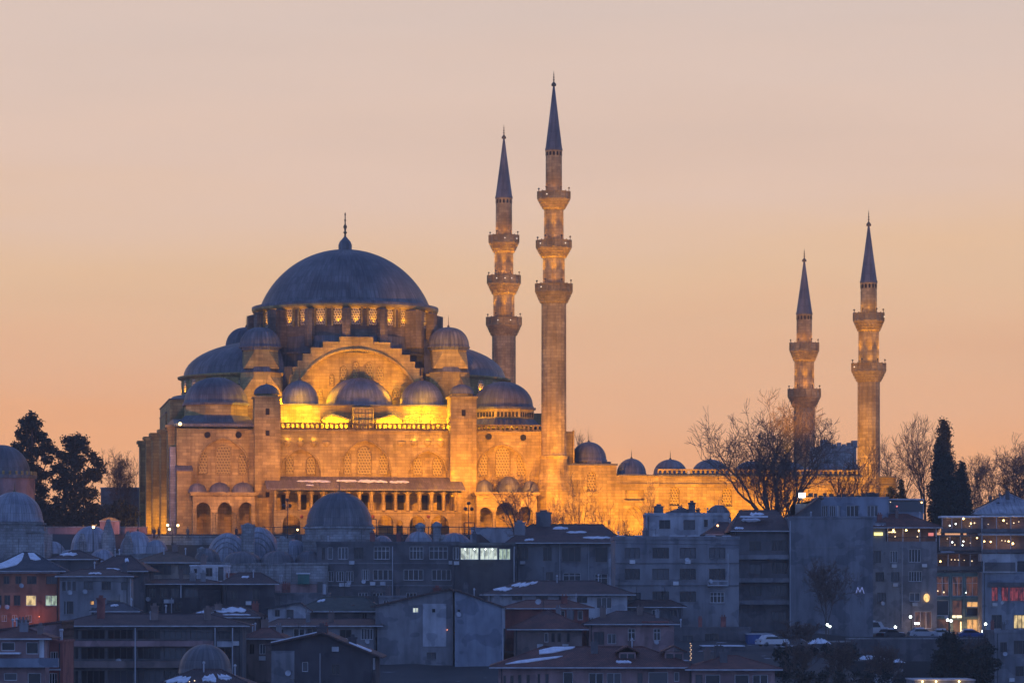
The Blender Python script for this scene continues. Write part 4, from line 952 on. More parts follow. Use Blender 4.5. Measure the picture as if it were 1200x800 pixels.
    def gable_y(h, peak_px, peak, mat=TILE_D, o=.5, left=None, right=None):
        """gable facing the viewer; left and right are rows of the two eaves"""
        fr = h.fr; up = fr.U(peak_px); zp = fr.Z(peak, up); zl = fr.Z(left, h.u0) if left else h.ze; zr = fr.Z(right, h.u1) if right else h.ze
        g = MB(); g.extr_y([(h.u0, h.ze - .001), (h.u1, h.ze - .001), (h.u1, zr), (up, zp), (h.u0, zl)], .002, h.depth - .002); g.build('gable', h.wall, h.root)
        sl = (zp - zl) / (up - h.u0 + 1e-6); sr = (zp - zr) / (h.u1 - up + 1e-6)
        L0, R0 = (h.u0 - o, zl - sl * o + .02), (h.u1 + o, zr - sr * o + .02); T = .2
        m = MB(); m.extr_y([L0, (up, zp + .02), R0, (R0[0], R0[1] + T), (up, zp + .02 + T), (L0[0], L0[1] + T)], -o, h.depth + o)
        h.roof = m.build('roof', mat, h.root); h.gy = (L0, (up, zp + .02), R0, T); h.roof_fittings(lambda x, v: zp - (up - x) * sl if x < up else zp - (x - up) * sr); return h
    def ysnow(h, side, s0, s1, v0=-.45, v1=4.0):
        L0, Pk, R0, T = h.gy; a, b = (L0, Pk) if side < 0 else (R0, Pk)
        p = (a[0] + (b[0] - a[0]) * s0, a[1] + (b[1] - a[1]) * s0 + T); q = (a[0] + (b[0] - a[0]) * s1, a[1] + (b[1] - a[1]) * s1 + T)
        MB().extr_y([p, q, (q[0], q[1] + .13), (p[0], p[1] + .13)], v0, v1).build('snow_patch', SNOW, h.roof); return h
    def chimney(h, px, top, bot, w=.9, v=3.0, mat=None):
        u = h.fr.U(px, v); zt, z0 = h.fr.Z(top, u, v), h.fr.Z(bot, u, v) - .8
        m = MB(); m.box(u - w / 2, u + w / 2, v, v + w, z0, zt); m.box(u - w / 2 - .1, u + w / 2 + .1, v - .1, v + w + .1, zt, zt + .18)
        m.box(u - w * .25, u + w * .25, v + w * .25, v + w * .75, zt + .18, zt + .5); m.build('chimney', mat or W_BROWN, h.roof); return h
    def pipe(h, px, t, b, v=-.15, r=.06, mat=None):
        u = h.fr.U(px, v); MB().tube((u, v, h.fr.Z(t, u, v)), (u, v, h.fr.Z(b, u, v)), r).build('drain_pipe', mat or METAL_P, h.root); return h
    def aerial(h, px, top, bot, v=2.0):
        u = h.fr.U(px, v); zt, z0 = h.fr.Z(top, u, v), h.fr.Z(bot, u, v); m = MB(); m.tube((u, v, z0 - .5), (u, v, zt), .03, n=4)
        for i in range(3): m.tube((u - .4, v, zt - .15 - .2 * i), (u + .4, v, zt - .15 - .2 * i), .02, n=4)
        m.build('aerial', METAL, h.roof); return h
    def dish(h, px, py, v=-.3, r=.4):
        u = h.fr.U(px, v); z = h.fr.Z(py, u, v); m = MB().lathe(0, 0, [(0.01, 0), (r * .6, .05), (r, .16)], 14); o = m.build('satellite_dish', METAL_P, h.root, True)
        o.location = (u, v, z); o.rotation_euler = (radians(70), 0, radians(HR.uniform(-40, 40))); return h
def grid(cols, rows, st=None):
    return [(a, t, b, bt) + ((st,) if st else ()) for a, b in cols for t, bt in rows]
def rs(*a): return ragged(*a, RND)

# -- left side
h = House('apartment_house', 'terracotta apartment house with hipped snowy roof and two lit windows', 'house', -12, 70, 669, 455, W_ORANGE,
    grid([(4, 11), (18, 25), (31.5, 43), (54, 67)], [(674.5, 684)], 'd1') + [(-6, 697, 2, 709, 'd1'), (5, 697, 12, 709, 'd1'), (16, 697, 24, 709, 'd1'), (30, 697, 42.5, 709.5, 'w0 yel'), (53, 697, 67, 709.5, 'w1 cool'), (2, 720, 8, 728, 'w1 dim'), (14, 720, 20, 728, 'w1 dim'), (30, 720, 37, 729, 'w1 dim')], 4, 11)
h.hip(647, TILE_G, .9, 4.8, [[(.02, .06), (.10, .04), (.24, .14), (.36, .30), (.40, .55), (.30, .92), (.16, .96), (.08, .5)], [(.52, .95), (.60, .62), (.72, .55), (.86, .6), (.92, .95)]])
h.box('fascia_band', W_PALE, -12, 668.2, 70, 671.5, -.35, -.02)
b_ = h.bulb(46, 722, -.5, .09, emit('red_lamp', (1.0, .25, .06), 3.0)); point(h.fr.world(h.fr.U(44, -2), -2.0, h.fr.Z(724, 0)), 60, (1, .26, .08)); point(h.fr.world(h.fr.U(14, -2), -2.0, h.fr.Z(724, 0)), 26, (1, .26, .1))
h = House('town_house', 'grey house with rounded corner bay right of the terracotta house', 'house', 70, 152, 675, 450, W_GREY,
    [(73, 681, 77, 692, 'd0'), (79, 681, 83, 692, 'd0'), (85, 681, 89, 692, 'd0'), (98, 681, 109, 691, 'd1'), (119, 681, 130, 691, 'd1'), (142, 682, 149, 691, 'd0'), (75, 704, 86, 719, 'd1'), (105.5, 703.5, 110.5, 708.5, 'd0 warm'), (107, 712, 112, 720, 'd0'), (125, 703, 141, 717, 'd2')], 3, 9)
h.hip(667, TILE_D, .6, 3, [rs(.4, .6, .2, .5)]); h.bulb(137.8, 709.5, -.3, .22, BULB_W); h.pipe(153, 678, 720); h.dish(116, 714); h.pipe(77.5, 704, 720, -.2, .05)
h = House('small_house', 'low house under a red snow flecked roof behind the grey bay house', 'house', 108, 168, 669, 468, W_DGREY, grid([(122, 130), (146, 156)], [(670, 676)], 'd1'), -3, 9)
h.hip(651, TILE_D, .8, 3.2, [rs(.62, .74, .55, .85), rs(.3, .55, .02, .14)])
h = House('small_house', 'small dark house with flat snowy roof edge left of the red roof', 'house', 60, 112, 655, 476, W_DGREY, (), 2, 8); h.hip(645, TILE_D, .5, 3, [rs(.02, .6, .25, .8)])
h = House('villa', 'ochre house with a broad eave and two window bands', 'house', 164, 230, 659, 492, W_BEIGE,
    [(176.5, 661.5, 200.5, 673, 'd4'), (209, 661.5, 225, 673, 'd2')], 2, 9); h.hip(645.5, tiles('ochre_roof_tile', (.22, .14, .09)), 1.0, 4.5); h.chimney(205, 640, 648, .8, 4)
h = House('small_house', 'tiny white house with three dark windows and a snowy roof lip', 'house', 223, 264, 663, 480, W_WHITE, [(227, 666, 231, 679, 'd0'), (241, 665, 249, 675, 'd1'), (255.5, 664, 262, 680, 'd0')], -2, 6)
h.flat(SNOW, .18); h.box('door_canopy', W_RED, 265, 671, 284, 677, -.6, .3)
h = House('dark_house', 'long dark timber house with glazed galleries below the ochre house', 'house', 158, 262, 684, 470, W_DARK, grid([(172, 182), (188, 196), (200, 210), (216, 232)], [(688, 700)], 'd2') + [(176, 706, 190, 716, 'd2'), (204, 706, 212, 716, 'd1')], 3, 10)
h.hip(679, TILE_D, .6, 3); h.pipe(212, 684, 700, -.4, .12); h.pipe(201, 700, 720, -.5, .08); h.chimney(238, 672, 682, .7, 2, W_GREY)
h = House('small_house', 'brown house with a bright snow sheet on its low roof', 'house', 222, 300, 723, 440, W_BROWN, [(230, 726, 240, 733, 'd1'), (262, 726, 272, 733, 'd1')], -4, 9)
h.hip(710, TILE_D, .7, 3, [rs(.06, .32, .16, .62), rs(.28, .92, .30, .9), rs(.5, .9, .12, .24)]); h.chimney(246, 716, 724, .7, 1)
cols = [(74, 92), (95, 123), (126, 156), (161, 188), (192, 219), (223, 250)]
h = House('long_block', 'long balconied block with ribbon windows and a red tiled roof edge', 'apartment block', 68, 284, 733, 400, W_DGREY,
    grid(cols, [(737, 748.5), (758, 772), (785, 806)], 'd3') + grid([(256, 271)], [(738, 748.5), (758, 772)], 'd1'), 2, 11)
h.hip(719, TILE_D, .9, 5); h.box('fascia_band', W_GREY, 68, 731.5, 284, 734, -.5, -.02)
for t, b in ((750.5, 757), (774, 782)): h.box('balcony_parapet', W_PINK if t < 760 else W_BROWN, 74, t, 250, b, -.9, -.02)
for px in (73, 158.5, 252, 272.5): h.pipe(px, 735, 800, -1.0, .07)
h.box('balcony_parapet', W_PALE, 254, 751, 273, 757.5, -.8, -.02); h.chimney(181, 711, 722, .8, 2); h.chimney(243, 714, 724, .8, 2); h.chimney(118, 702, 724, .9, 3, W_RED)
h = House('corner_house', 'cream house in the lower left corner with square windows and a balcony band', 'house', -14, 53, 748, 335, W_PINK,
    [(1.5, 752, 17.5, 762, 'w0'), (30.5, 752, 45, 766, 'w0'), (4.5, 788, 20, 797, 'w0'), (32.5, 788, 48, 806, 'w0')], 3, 10)
h.hip(733, TILE, .7, 3.5); h.box('balcony_parapet', W_BLUE, -14, 771, 68, 781.5, -1.3, -.02); h.box('awning', SNOW, -10, 764, 23, 766, -1.6, -.05); h.box('fascia_band', W_WHITE, 46, 749, 51.5, 770, -.1, -.003); h.chimney(47, 735, 744, .6, 1)
h = House('side_house', 'narrow brick red house with slim white windows beside the cream corner house', 'house', 53, 74, 752, 340, W_RED, [(59, 763, 68, 781, 'w2'), (57.5, 788, 67, 806, 'w2')], 0, 8)
h.flat(W_RED, .2); h.box('string_band', W_PALE, 53, 783, 71, 785, -.15, -.003)
h = House('gable_house', 'grey gable wall with a sloping dark roof above the brick red house', 'house', -10, 73, 752, 352, W_PINK, (), 0, 9); h.gable_y(73, 729, TILE_D, .3, 740, 731)
# front dome with its small building
DFr = Frame(237.5, 362, 0); dd = frame_root(DFr, 'domed_bath', 'small bath house with a smooth grey lead dome at the bottom edge', 'bath house', ground_z(DFr.ox, 362) - 1)
k = DFr.m(0); zb_ = DFr.Z(789, 0); MB().ngon_prism(0, 3, 32 * k, 8, 0, zb_).build('wall', W_GREY, dd); MB().lathe(0, 3, [(31.5 * k, zb_), (31.5 * k, zb_ + .3)] + cap(31 * k, 31 * k, zb_ + .3, 14), 64).build('dome', LEAD, dd, True)
h = House('small_house', 'low house with snowy roof valleys in front of the grey dome', 'house', 190, 288, 803, 345, W_BROWN, (), 0, 8)
h.hip(784, TILE_D, .7, 3.5, [rs(.02, .3, .1, .55), rs(.46, .66, .12, .7), rs(.70, .9, .25, .7)]); h.bulb(228, 797, -.9, .1, BULB_S); h.bulb(222, 798, -.9, .08, BULB_S)
# -- lower middle
h = House('long_roof_house', 'pale arcaded house under a long straight dark roof left of the twin gables', 'house', 316, 442, 733, 430, W_GREY, [(322, 737, 332, 748, 'd1'), (344, 736, 357, 748, 'w1'), (360, 736, 372, 749, 'd1'), (376, 736, 384, 746, 'd1'), (398, 737, 412, 748, 'd1'), (423, 736, 437, 749, 'w3')], 0, 10)
h.hip(725, TILE_D, .8, 1.5); h.pipe(357.5, 731, 750); h.pipe(324, 731, 750)
h = House('arched_house', 'squat house with a pale arched wall above the long dark roof', 'house', 314, 362, 713, 442, W_PALE, [(336, 714, 344, 724, 'd0'), (322, 714, 328, 722, 'd1')], 3, 8); h.gable_y(352, 707, TILE_G, .5, 713, 714)
h = House('garden_house', 'wide low dark house with mossy roof under the banded office block', 'house', 352, 446, 716, 455, W_DGREY, [(424, 718, 430, 726, 'd1')], -3, 9); h.hip(699, plain('mossy_roof', (.07, .075, .06)), .8, 3.6, [rs(.05, .16, .6, .85)]); h.chimney(413, 712, 718, .8, 1)
h = House('dark_gable_house', 'nearly black gabled house with white roof edges at the bottom', 'house', 318, 440, 770, 380, W_DARK, [(337, 776, 342, 786, 'd0'), (354, 775, 361, 786.5, 'w0'), (389, 778, 398, 790, 'd1'), (389, 749.5, 397, 755, 'w0'), (437, 767, 445, 784, 'w1'), (341, 790, 344, 795, 'w0')], 0, 12)
h.gable_y(377, 742, TILE_D, .8, 755, 768); h.ysnow(-1, .12, .62).ysnow(-1, .55, .9, 1.0, 4).ysnow(1, .2, .55).chimney(377, 735, 745, 1.1, 1.5, W_DARK).chimney(413, 748, 758, .9, 1.5, W_DARK); h.pipe(375, 765, 800, -.15, .04); h.box('light_panel', W_GREY, 318, 762, 345, 800, -.12, -.003)
h = House('twin_gable_house', 'tall blank walled house with twin gables and one lit attic window', 'house', 440, 531, 711, 430, W_GREY, [(483.5, 709.2, 490.5, 717.5, 'w1 white'), (500, 764, 511, 772, 'd1')], 0, 13)
h.gable_y(527, 690.5, TILE_D, .6, 710.5, 693); h.box('plaster_panel', W_PALE, 495.5, 707, 523, 757, -.1, -.003); h.bulb(524, 737.5, -.3, .1, emit('red_bulb', (1, .3, .12), 3.0)); h.box('vent', DARK, 506.5, 713, 510, 717, -.14, -.105); h.chimney(512, 690, 698, .9, 3, W_RED)
h.box('low_shed', W_RED, 494, 788, 524, 800, -2.5, -.02)
h = House('pale_gable_house', 'plain pale windowless wall under a one sided roof, beside the twin gables', 'house', 533, 590, 713, 428.5, W_BLUE, [(536, 713.5, 539.5, 717.5, 'd0')], 0, 13)
h.gable_y(534, 692, TILE_D, .35, 692.5, 712); h.pipe(589.3, 712, 800, -.12, .08)
h = House('hip_roof_house', 'wide house under a dark hipped roof streaked with snow, pale end wall', 'house', 572, 735, 696.5, 470, W_PALE, [(699, 699.5, 717, 712.5, 'w2'), (600, 698, 612, 703, 'd1'), (628, 698, 642, 703, 'd1'), (655, 698, 665, 703, 'd1'), (676, 699, 688, 706, 'd1')], 0, 12)
h.hip(680.5, TILE_D, 1.2, 5.5, [rs(.0, .14, .2, .55), rs(.06, .22, .5, .92), rs(.19, .27, .7, .96)])
h = House('red_house', 'dull red house with two stacked hipped roofs and four attic windows', 'house', 592, 690, 712.5, 445, W_RED, [(657, 715, 662, 726, 'w0'), (667, 715, 673, 726, 'd0'), (677, 715, 683, 726, 'w0')], 0, 10)
h.hip(703, TILE, .7, 3.4); h.dish(631, 705, -1.0)
h = House('red_house', 'dark brick house with pyramid roof and long narrow windows', 'house', 602, 682, 737, 432, W_BROWN, [(638, 741, 642.5, 752, 'w0 curt'), (646, 741, 650.5, 752, 'd0'), (653, 741, 657.5, 752, 'd0'), (664, 741, 668, 752, 'd0')], 0, 10); h.hip(714, TILE, .9)
h = House('pink_house', 'dusty pink house with white casement windows and hipped roof', 'house', 690, 790, 731, 440, W_PINK, [(696, 740, 708, 755, 'd2'), (736, 736, 744.5, 750, 'w1 t'), (766, 736, 774, 750, 'w1 t'), (712, 742, 722, 754, 'w1 curt')], 2, 10)
h.hip(716, TILE_D, .7, 4.5); h.box('red_bay', W_RED, 752, 727.5, 784, 734, -.12, -.003)
h = House('dormer_house', 'broad house with red roof, two pairs of dormers and a snow streak', 'house', 584, 808, 781.5, 368, W_PINK,
    [(590, 791, 593, 806, 'd0'), (598, 791, 602, 806, 'd0'), (607, 790, 611, 806, 'd0'), (617, 790, 621, 806, 'd0'), (630, 789, 633, 806, 'd0'), (639, 789, 643, 806, 'd0'), (660, 787, 671.5, 806, 'w0'), (690, 788, 707, 806, 'w1'), (711, 788, 728, 806, 'w1'), (747, 788, 753, 806, 'd0'), (760, 787, 783, 806, 'w0'), (790, 787, 796, 798, 'w0')], 0, 12)
h.hip(757.5, TILE, 1.0, 5.8, [[(.05, .12), (.14, .20), (.27, .42), (.30, .52), (.18, .42), (.08, .28)], [(.12, .62), (.2, .68), (.32, .9), (.33, .98), (.12, .97), (.06, .80)], rs(.62, .70, .16, .30)])
for pa, pb in ((725.5, 745), (779, 801)):
    dm_ = MB(); v = 2.0; a, b = h.fr.U(pa, v), h.fr.U(pb, v); zt, z0 = h.fr.Z(763.5, a, v), h.fr.Z(775, a, v); dm_.box(a, b, v, v + 4, z0 - .5, zt); dm_.build('dormer', W_PINK, h.roof)
    MB().extr_y([(a - .4, zt - .1), ((a + b) / 2, zt + .55), (b + .4, zt - .1), (b + .4, zt + .08), ((a + b) / 2, zt + .75), (a - .4, zt + .08)], v - .4, v + 4).build('dormer_roof', TILE, h.roof)
    w = (b - a)
    for f0, f1 in ((.08, .46), (.54, .92)): MB().box(a + w * f0, a + w * f1, v - .02, v + .05, z0 + .08, zt - .2).build('dormer_window', GLASS, h.roof)
st_ = MB(); v = -1.0; u = h.fr.U(809, v)
for i in range(9): st_.ball((u + .08 * (i % 2), v, h.fr.Z(753.5 + i * 2.4, u, v)), .07, 6)
st_.build('light_chain', emit('chain_bulbs', (1, .62, .3), 1.2), h.root); MB().tube((u, v, h.fr.Z(752, u, v)), (u, v, h.fr.Z(800, u, v)), .06).build('light_post', METAL, h.root)
h = House('low_house', 'low house with a red lean roof and paired tall windows at the bottom', 'house', 811, 908, 784, 366, W_PINK, [(815, 790, 823, 806, 'd0'), (826.5, 790, 844, 806, 'w0'), (861, 790, 878, 806, 'w0'), (882, 790, 900, 806, 'w1')], 0, 10); h.hip(768, TILE, .8, 4.5, [rs(.12, .26, .78, .95)]); h.chimney(829, 763, 772, .7, 3)
# -- upper middle
rows = [(640, 655), (667, 680.5), (694, 706)]
h = House('office_block', 'long dark banded block with rows of white casements below the small domes', 'apartment block', 371, 538, 637, 500, W_DGREY,
    [(377, 641, 381, 655, 'd0'), (384, 641, 390, 655, 'w0 curt'), (396, 641, 408, 655, 'w2'), (415, 641, 426, 655, 'd1')] + grid([(438, 456.5), (480, 496), (503, 524.5)], [(640, 655)], 'w3 t')
    + [(382, 669, 391, 681, 'w2'), (394, 669, 403, 681, 'w2'), (405, 669, 414, 681, 'w2')] + grid([(424, 432.5), (437, 460.5), (473, 496), (506, 528.5)], [(667, 679.5)], 'w3') + grid([(420, 431), (437, 448.5), (476, 488)], [(694, 706)], 'w2'), -1, 12)
h.flat(W_DGREY, .35); h.pipe(460, 640, 700, -.15, .07); h.pipe(537, 640, 690, -.15, .08)
for t in (659, 685): h.box('string_band', W_GREY, 371, t, 538, t + 1.4, -.12, -.004)
h = House('glazed_block', 'dark block with one long brightly lit glazed gallery', 'apartment block', 530, 603, 638.5, 497, W_DARK, [(530.8, 641, 538, 655, 'w1 curt'), (539.5, 641.5, 561, 655.5, 'w3 white'), (562.5, 641.5, 583, 655.5, 'w3 white'), (584.5, 642.5, 598, 655.5, 'w2 cool')], 0, 10)
h.flat(W_DGREY, .4)
for px in (545, 556, 569, 577): h.bulb(px, 643.2, .1, .13, BULB_W)
h.pipe(602.5, 640, 690, -.15, .08); point(h.fr.world(0, -3.0, h.fr.Z(650, 0)), 40, (.7, 1, .8))
h = House('tiled_house', 'wide house with broad snowy tiled roof and big square chimney', 'house', 604, 722, 636, 505, W_GREY,
    [(606, 641, 619, 655, 'd2'), (636.5, 641, 646.5, 657, 'd1'), (658.5, 641, 680.5, 657.5, 'd2'), (698, 641, 711.5, 658, 'd0'), (660, 671, 680.5, 680, 'w2 t'), (697, 672, 712, 686, 'w1 t'), (640, 670, 648, 680, 'd1')], -2, 14)
h.hip(614.5, TILE_D, 1.4, 3.5, [rs(.14, .22, .08, .2), rs(.34, .52, .70, .88), rs(.5, .72, .48, .62), rs(.66, .92, .18, .34)]); h.pipe(656, 637, 690); h.pipe(690, 637, 690); h.box('pilaster', W_PALE, 713, 640, 718, 690, -.15, -.004)
h.chimney(637, 601, 618, 2.2, 6, W_DGREY); h.chimney(609, 613, 632, 1.6, 2, W_GREY)
cols4 = [(732, 750), (764.5, 784), (796.5, 815.5), (831, 850)]
h = House('apartment_block', 'grey apartment block with four columns of broad dark windows', 'apartment block', 721, 866, 632, 478, W_GREY,
    grid(cols4, [(641.5, 654), (666, 679)], 'd2') + grid(cols4[1:3], [(692.5, 705)], 'd2') + [(832, 693.5, 849, 706, 'w3 t'), (735, 694, 751, 704, 'd2'), (733, 718, 746, 730, 'd1'), (768, 718, 782, 730, 'd1')], 1, 13)
h.flat(W_GREY, .5); h.box('balcony_rail', METAL_P, 829.5, 680, 853.5, 681, -.9, -.8); h.box('balcony_rail', METAL_P, 829.5, 685, 853.5, 686.2, -.9, -.02); h.pipe(829.8, 680, 686, -.85, .05); h.pipe(841.5, 680, 686, -.85, .05); h.pipe(853.2, 648, 686, -.85, .06)
for t in (659, 685): h.box('string_band', W_DGREY, 721, t, 866, t + 1.2, -.1, -.004)
sn = MB(); r_ = random.Random(8)
for i in range(7):
    a = h.u0 + (h.u1 - h.u0) * (i + .1) / 7; b = a + (h.u1 - h.u0) * r_.uniform(.05, .12); sn.box(a, b, -.1, r_.uniform(1, 3), h.ze + .5, h.ze + .58)
    if 0: pass
    sn.build('snow_patch', SNOW, h.roof); sn = MB()
h = House('parapet_house', 'pale house with stepped parapet and stout chimneys against the golden wall', 'house', 757, 854, 604, 530, W_PALE, [(772.5, 609, 785.5, 619.5, 'd1'), (801, 609, 814.5, 620.5, 'd1 curt'), (825, 608.5, 829.5, 617, 'd0')], 0, 10)
h.flat(W_PALE, .45); h.chimney(772, 594, 604, 1.4, 1.5, W_DGREY); h.chimney(811, 590, 602, 1.0, 1.5, W_DGREY)
g = MB(); a, b, c = h.fr.U(780, .5), h.fr.U(820, .5), h.fr.U(799, .5); z0 = h.ze + .12; g.extr_y([(a, z0), (b, z0), (b, z0 + .4), (c, z0 + 1.3), (a, z0 + .4)], 2.2, 7); g.build('attic', W_DGREY, h.roof)
u = h.fr.U(842, 4); kk = h.fr.m(u, 4); zq = h.ze - .2; MB().lathe(u, 4, [(15 * kk, zq - 1), (15 * kk, zq)] + cap(14.5 * kk, 15 * kk, zq, 10), 40).build('roof_dome', LEAD, h.roof, True); MB().tube((u, 4, zq + 14 * kk), (u, 4, zq + 21 * kk), .06).build('finial', GOLD, h.roof)
h = House('low_house', 'low shed roofed house with a lamp under its eave beside the parapet house', 'house', 830, 872, 626, 515, W_DGREY, [(850, 628, 858, 634, 'w1')], 2, 8); h.hip(612, TILE_D, .5, 2.5); h.bulb(841, 615.5, -1.0, .28, emit('orange_lamp', (1, .45, .18), 3.5), 20, (1, .4, .15))
h = House('garden_house', 'dim narrow house squeezed between the red houses and the pink house', 'house', 684, 700, 741, 452, W_DGREY, [(687, 744, 692, 752, 'd1')], 0, 6); h.hip(735, TILE_D, .4)
h = House('low_house', 'dark shed roofed house filling the gap right of the dark hipped roof', 'house', 736, 800, 711, 474, W_DGREY, [(742, 714, 750, 722, 'd1'), (764, 714, 772, 722, 'w1'), (786, 714, 793, 722, 'd1')], 2, 6); h.hip(703, TILE_D, .5, 2.0)
h = House('low_house', 'small grey house just above the long balconied block, with a patched tin roof', 'house', 110, 160, 716, 430, W_GREY, [(116, 718, 124, 726, 'd1'), (134, 718, 142, 726, 'w1')], 3, 7); h.hip(706, TILE_G, .5, 2.4, [rs(.3, .6, .5, .8)])
h = House('low_house', 'low brown house with a rusty roof between the long block and the black gable', 'house', 286, 330, 748, 412, W_BROWN, [(292, 754, 298, 766, 'd1'), (304, 754, 311, 766, 'w1')], -3, 8); h.hip(736, TILE, .5, 2.2)
h = House('back_house', 'tall thin grey house behind the garden house and the bright glazed gallery', 'house', 444, 474, 700, 452, W_GREY, [(449, 703, 456, 711, 'w1'), (462, 703, 469, 711, 'd1')], 0, 6); h.flat(W_GREY, .3)
# -- right
h = House('tall_block', 'tall block with a great blank rendered wall and a low snowy roof on its left', 'apartment block', 862, 925, 622, 500, W_DGREY, grid([(904, 922.5)], [(632.5, 645), (658.5, 672), (685, 698)], 'd4') + grid([(878, 892)], [(634, 645), (660, 672), (686, 698)], 'd1') + grid([(904, 922)], [(716, 728)], 'd3'), 0, 18)
h.hip(598, TILE_D, .8, 2.0, [rs(.05, .2, .05, .16), rs(.12, .5, .42, .6), rs(.28, .62, .72, .9)]); h.box('snowy_ledge', SNOW, 868, 604, 900, 606, 2.0, 4.0)
for t in (650, 677, 703): h.box('balcony_slab', W_GREY, 864, t, 925, t + 5, -.8, -.02)
h = House('blank_wall_block', 'huge plain rendered wall with a small blue sign, highest block in front of the court', 'apartment block', 925, 1023, 607, 499, CONC, (), 0, 22)
h.flat(CONC, .3); h.box('string_band', W_GREY, 925, 640, 1023, 641, -.06, -.003); h.pipe(926, 610, 735, -.1, .07)
sg = MB(); v = -.12
pts = [(1003.2, 695), (1005.2, 687.5), (1007.6, 693.5), (1010.2, 687.5), (1012.6, 695)]; pp = [(h.fr.U(x_, v), v, h.fr.Z(y_, h.fr.U(x_, v), v)) for x_, y_ in pts]
for p, q in zip(pp, pp[1:]): sg.tube(p, q, .05, n=6)
sg.build('neon_sign', emit('blue_neon', (.35, .42, 1.0), .4), h.root)
h = House('penthouse', 'glass fronted rooftop pavilion behind the blank wall with a line of windows', 'pavilion', 958, 1041, 583.5, 524, W_BLUE, grid([(963, 970), (972, 979), (981, 984), (992, 1006), (1016, 1029)], [(592, 605)], 'w2'), 0, 10); h.flat(W_BLUE, .2)
cl_ = MB(); v = .4; rr = random.Random(2)
for i in range(16):
    u = h.fr.U(944 + i * 5.5 + rr.uniform(-1, 1), v); cl_.box(u - .15, u + rr.uniform(.2, .6), v, v + .5, h.ze + .2, h.ze + rr.uniform(.35, 1.0))
cl_.build('roof_clutter', METAL, h.roof)
h = House('stair_house', 'dark sloping roof with a blazing white floodlight on its corner', 'house', 932, 962, 590, 520, W_DGREY, (), 0, 8); h.gable_y(961, 583, TILE_D, .4, 604, 583.5)
fb = h.box('floodlight_head', emit('white_flood', (.9, .97, 1.0), 14.0), 936.5, 577.5, 943.5, 582.5, .3, .5); h.box('floodlight_mast', METAL, 939.4, 583, 940.6, 592, .36, .5); point(h.fr.world(h.fr.U(940, -.6), -.8, h.fr.Z(580, 0)), 90, (.85, .95, 1))
h = House('roof_terrace', 'glazed roof terrace with small lamps right of the rooftop pavilion', 'terrace', 1041, 1082, 601, 526, W_BLUE, (), 0, 9); h.flat(W_BLUE, .15)
h.box('glass_screen', glass('terrace_glass', (.05, .06, .07)), 1041, 587, 1082, 600.5, -.05, .02); h.box('canopy_edge', METAL_P, 1040, 584, 1083, 585.6, -.3, 6); h.bulb(1043.5, 588, -.1, .12, BULB_S); h.bulb(1080, 588.5, -.1, .18, BULB); h.bulb(1051, 593, -.2, .2, emit('red_small', (1, .2, .15), 1.5))
for px in (1041.5, 1082): h.pipe(px, 585, 601, -.2, .06)
for px in (1024, 1032): pass
h = House('terrace_restaurant', 'house with red hipped roof over an open lit dining floor', 'restaurant', 1022, 1098, 634, 520, W_GREY,
    [(1043, 645, 1052, 659, 'w2'), (1065, 643, 1079, 658.5, 'w3'), (1024, 645, 1032, 659, 'd1'), (1065, 669, 1080.5, 681, 'w4'), (1026, 670, 1036, 681, 'd2'), (1044, 670, 1054, 681, 'd2'), (1066, 694, 1078, 704, 'curt w1'), (1028, 694, 1038, 705, 'd2'), (1072, 716, 1092, 736, 'w2 dim')], 2, 11)
h.box('terrace_back', W_BROWN, 1040, 617, 1098, 634, 3.0, 3.3); h.box('side_wall', W_GREY, 1022, 612, 1038, 634, .02, 6)
for px in (1040, 1058, 1078, 1097): h.pipe(px, 617, 634, .3, .09)
h.box('terrace_rail', METAL, 1039, 629, 1098, 630, .1, .2)
oldze = h.ze; h.ze = h.fr.Z(618, 0); h.hip(602.5, TILE, .8, 4.5, [rs(.05, .2, .1, .2)]); h.ze = oldze
for px, py in ((1047, 621), (1062, 621), (1077, 621.5)): h.bulb(px, py, .8, .24, BULB, 22, (1, .6, .25))
h.box('lit_sign', emit('yellow_sign', (1, .85, .25), 1.6), 1024.5, 623.5, 1034.5, 627, -.25, -.03); h.box('lit_sign', emit('yellow_strip', (1, .7, .3), 1.3), 1041, 622.5, 1050, 623.8, .5, .6); h.box('red_sign', emit('red_sign', (1, .25, .2), .8), 1088, 624, 1094, 627.5, 2.9, 2.98)
for px in (1049, 1075): h.bulb(px, 628.5, 1.2, .16, BULB_S)
sgn = MB().lathe(0, 0, [(.001, .12), (.52, .12), (.56, 0)], 20).build('round_sign', emit_room('round_sign_face', (1, .58, .2), 1.5, .5, 2.5), h.root); sgn.location = (h.fr.U(1086, -.3), -.25, h.fr.Z(700, h.fr.U(1086, -.3), -.3)); sgn.rotation_euler = (radians(90), 0, 0); sgn.scale = (.85, 1.15, 1)
for px, pw in ((1070, 26), (1085, 40)): point(h.fr.world(h.fr.U(px, -1.5), -1.6, h.fr.Z(731, 0)), pw, (1, .62, .35))
h.pipe(1057, 640, 735, -.15, .06)
def dining(h, px0, px1, t, b, lamps, rail=True):
    """an open lit dining floor: back wall, posts, rail, lamps"""
    h.box('dining_back', W_BROWN, px0, t, px1, b, 2.6, 2.8); h.box('dining_floor', W_DGREY, px0, b - .6, px1, b, -.6, 2.6)
    h.box('dining_parapet', W_DGREY, px0, b - 5, px1, b - .7, -.7, -.6)
    for i in range(5): h.pipe(px0 + (px1 - px0) * i / 4.0, t, b, -.55, .06)
    for px, py, r_, m in lamps: h.bulb(px, py, 1.0, r_, m)
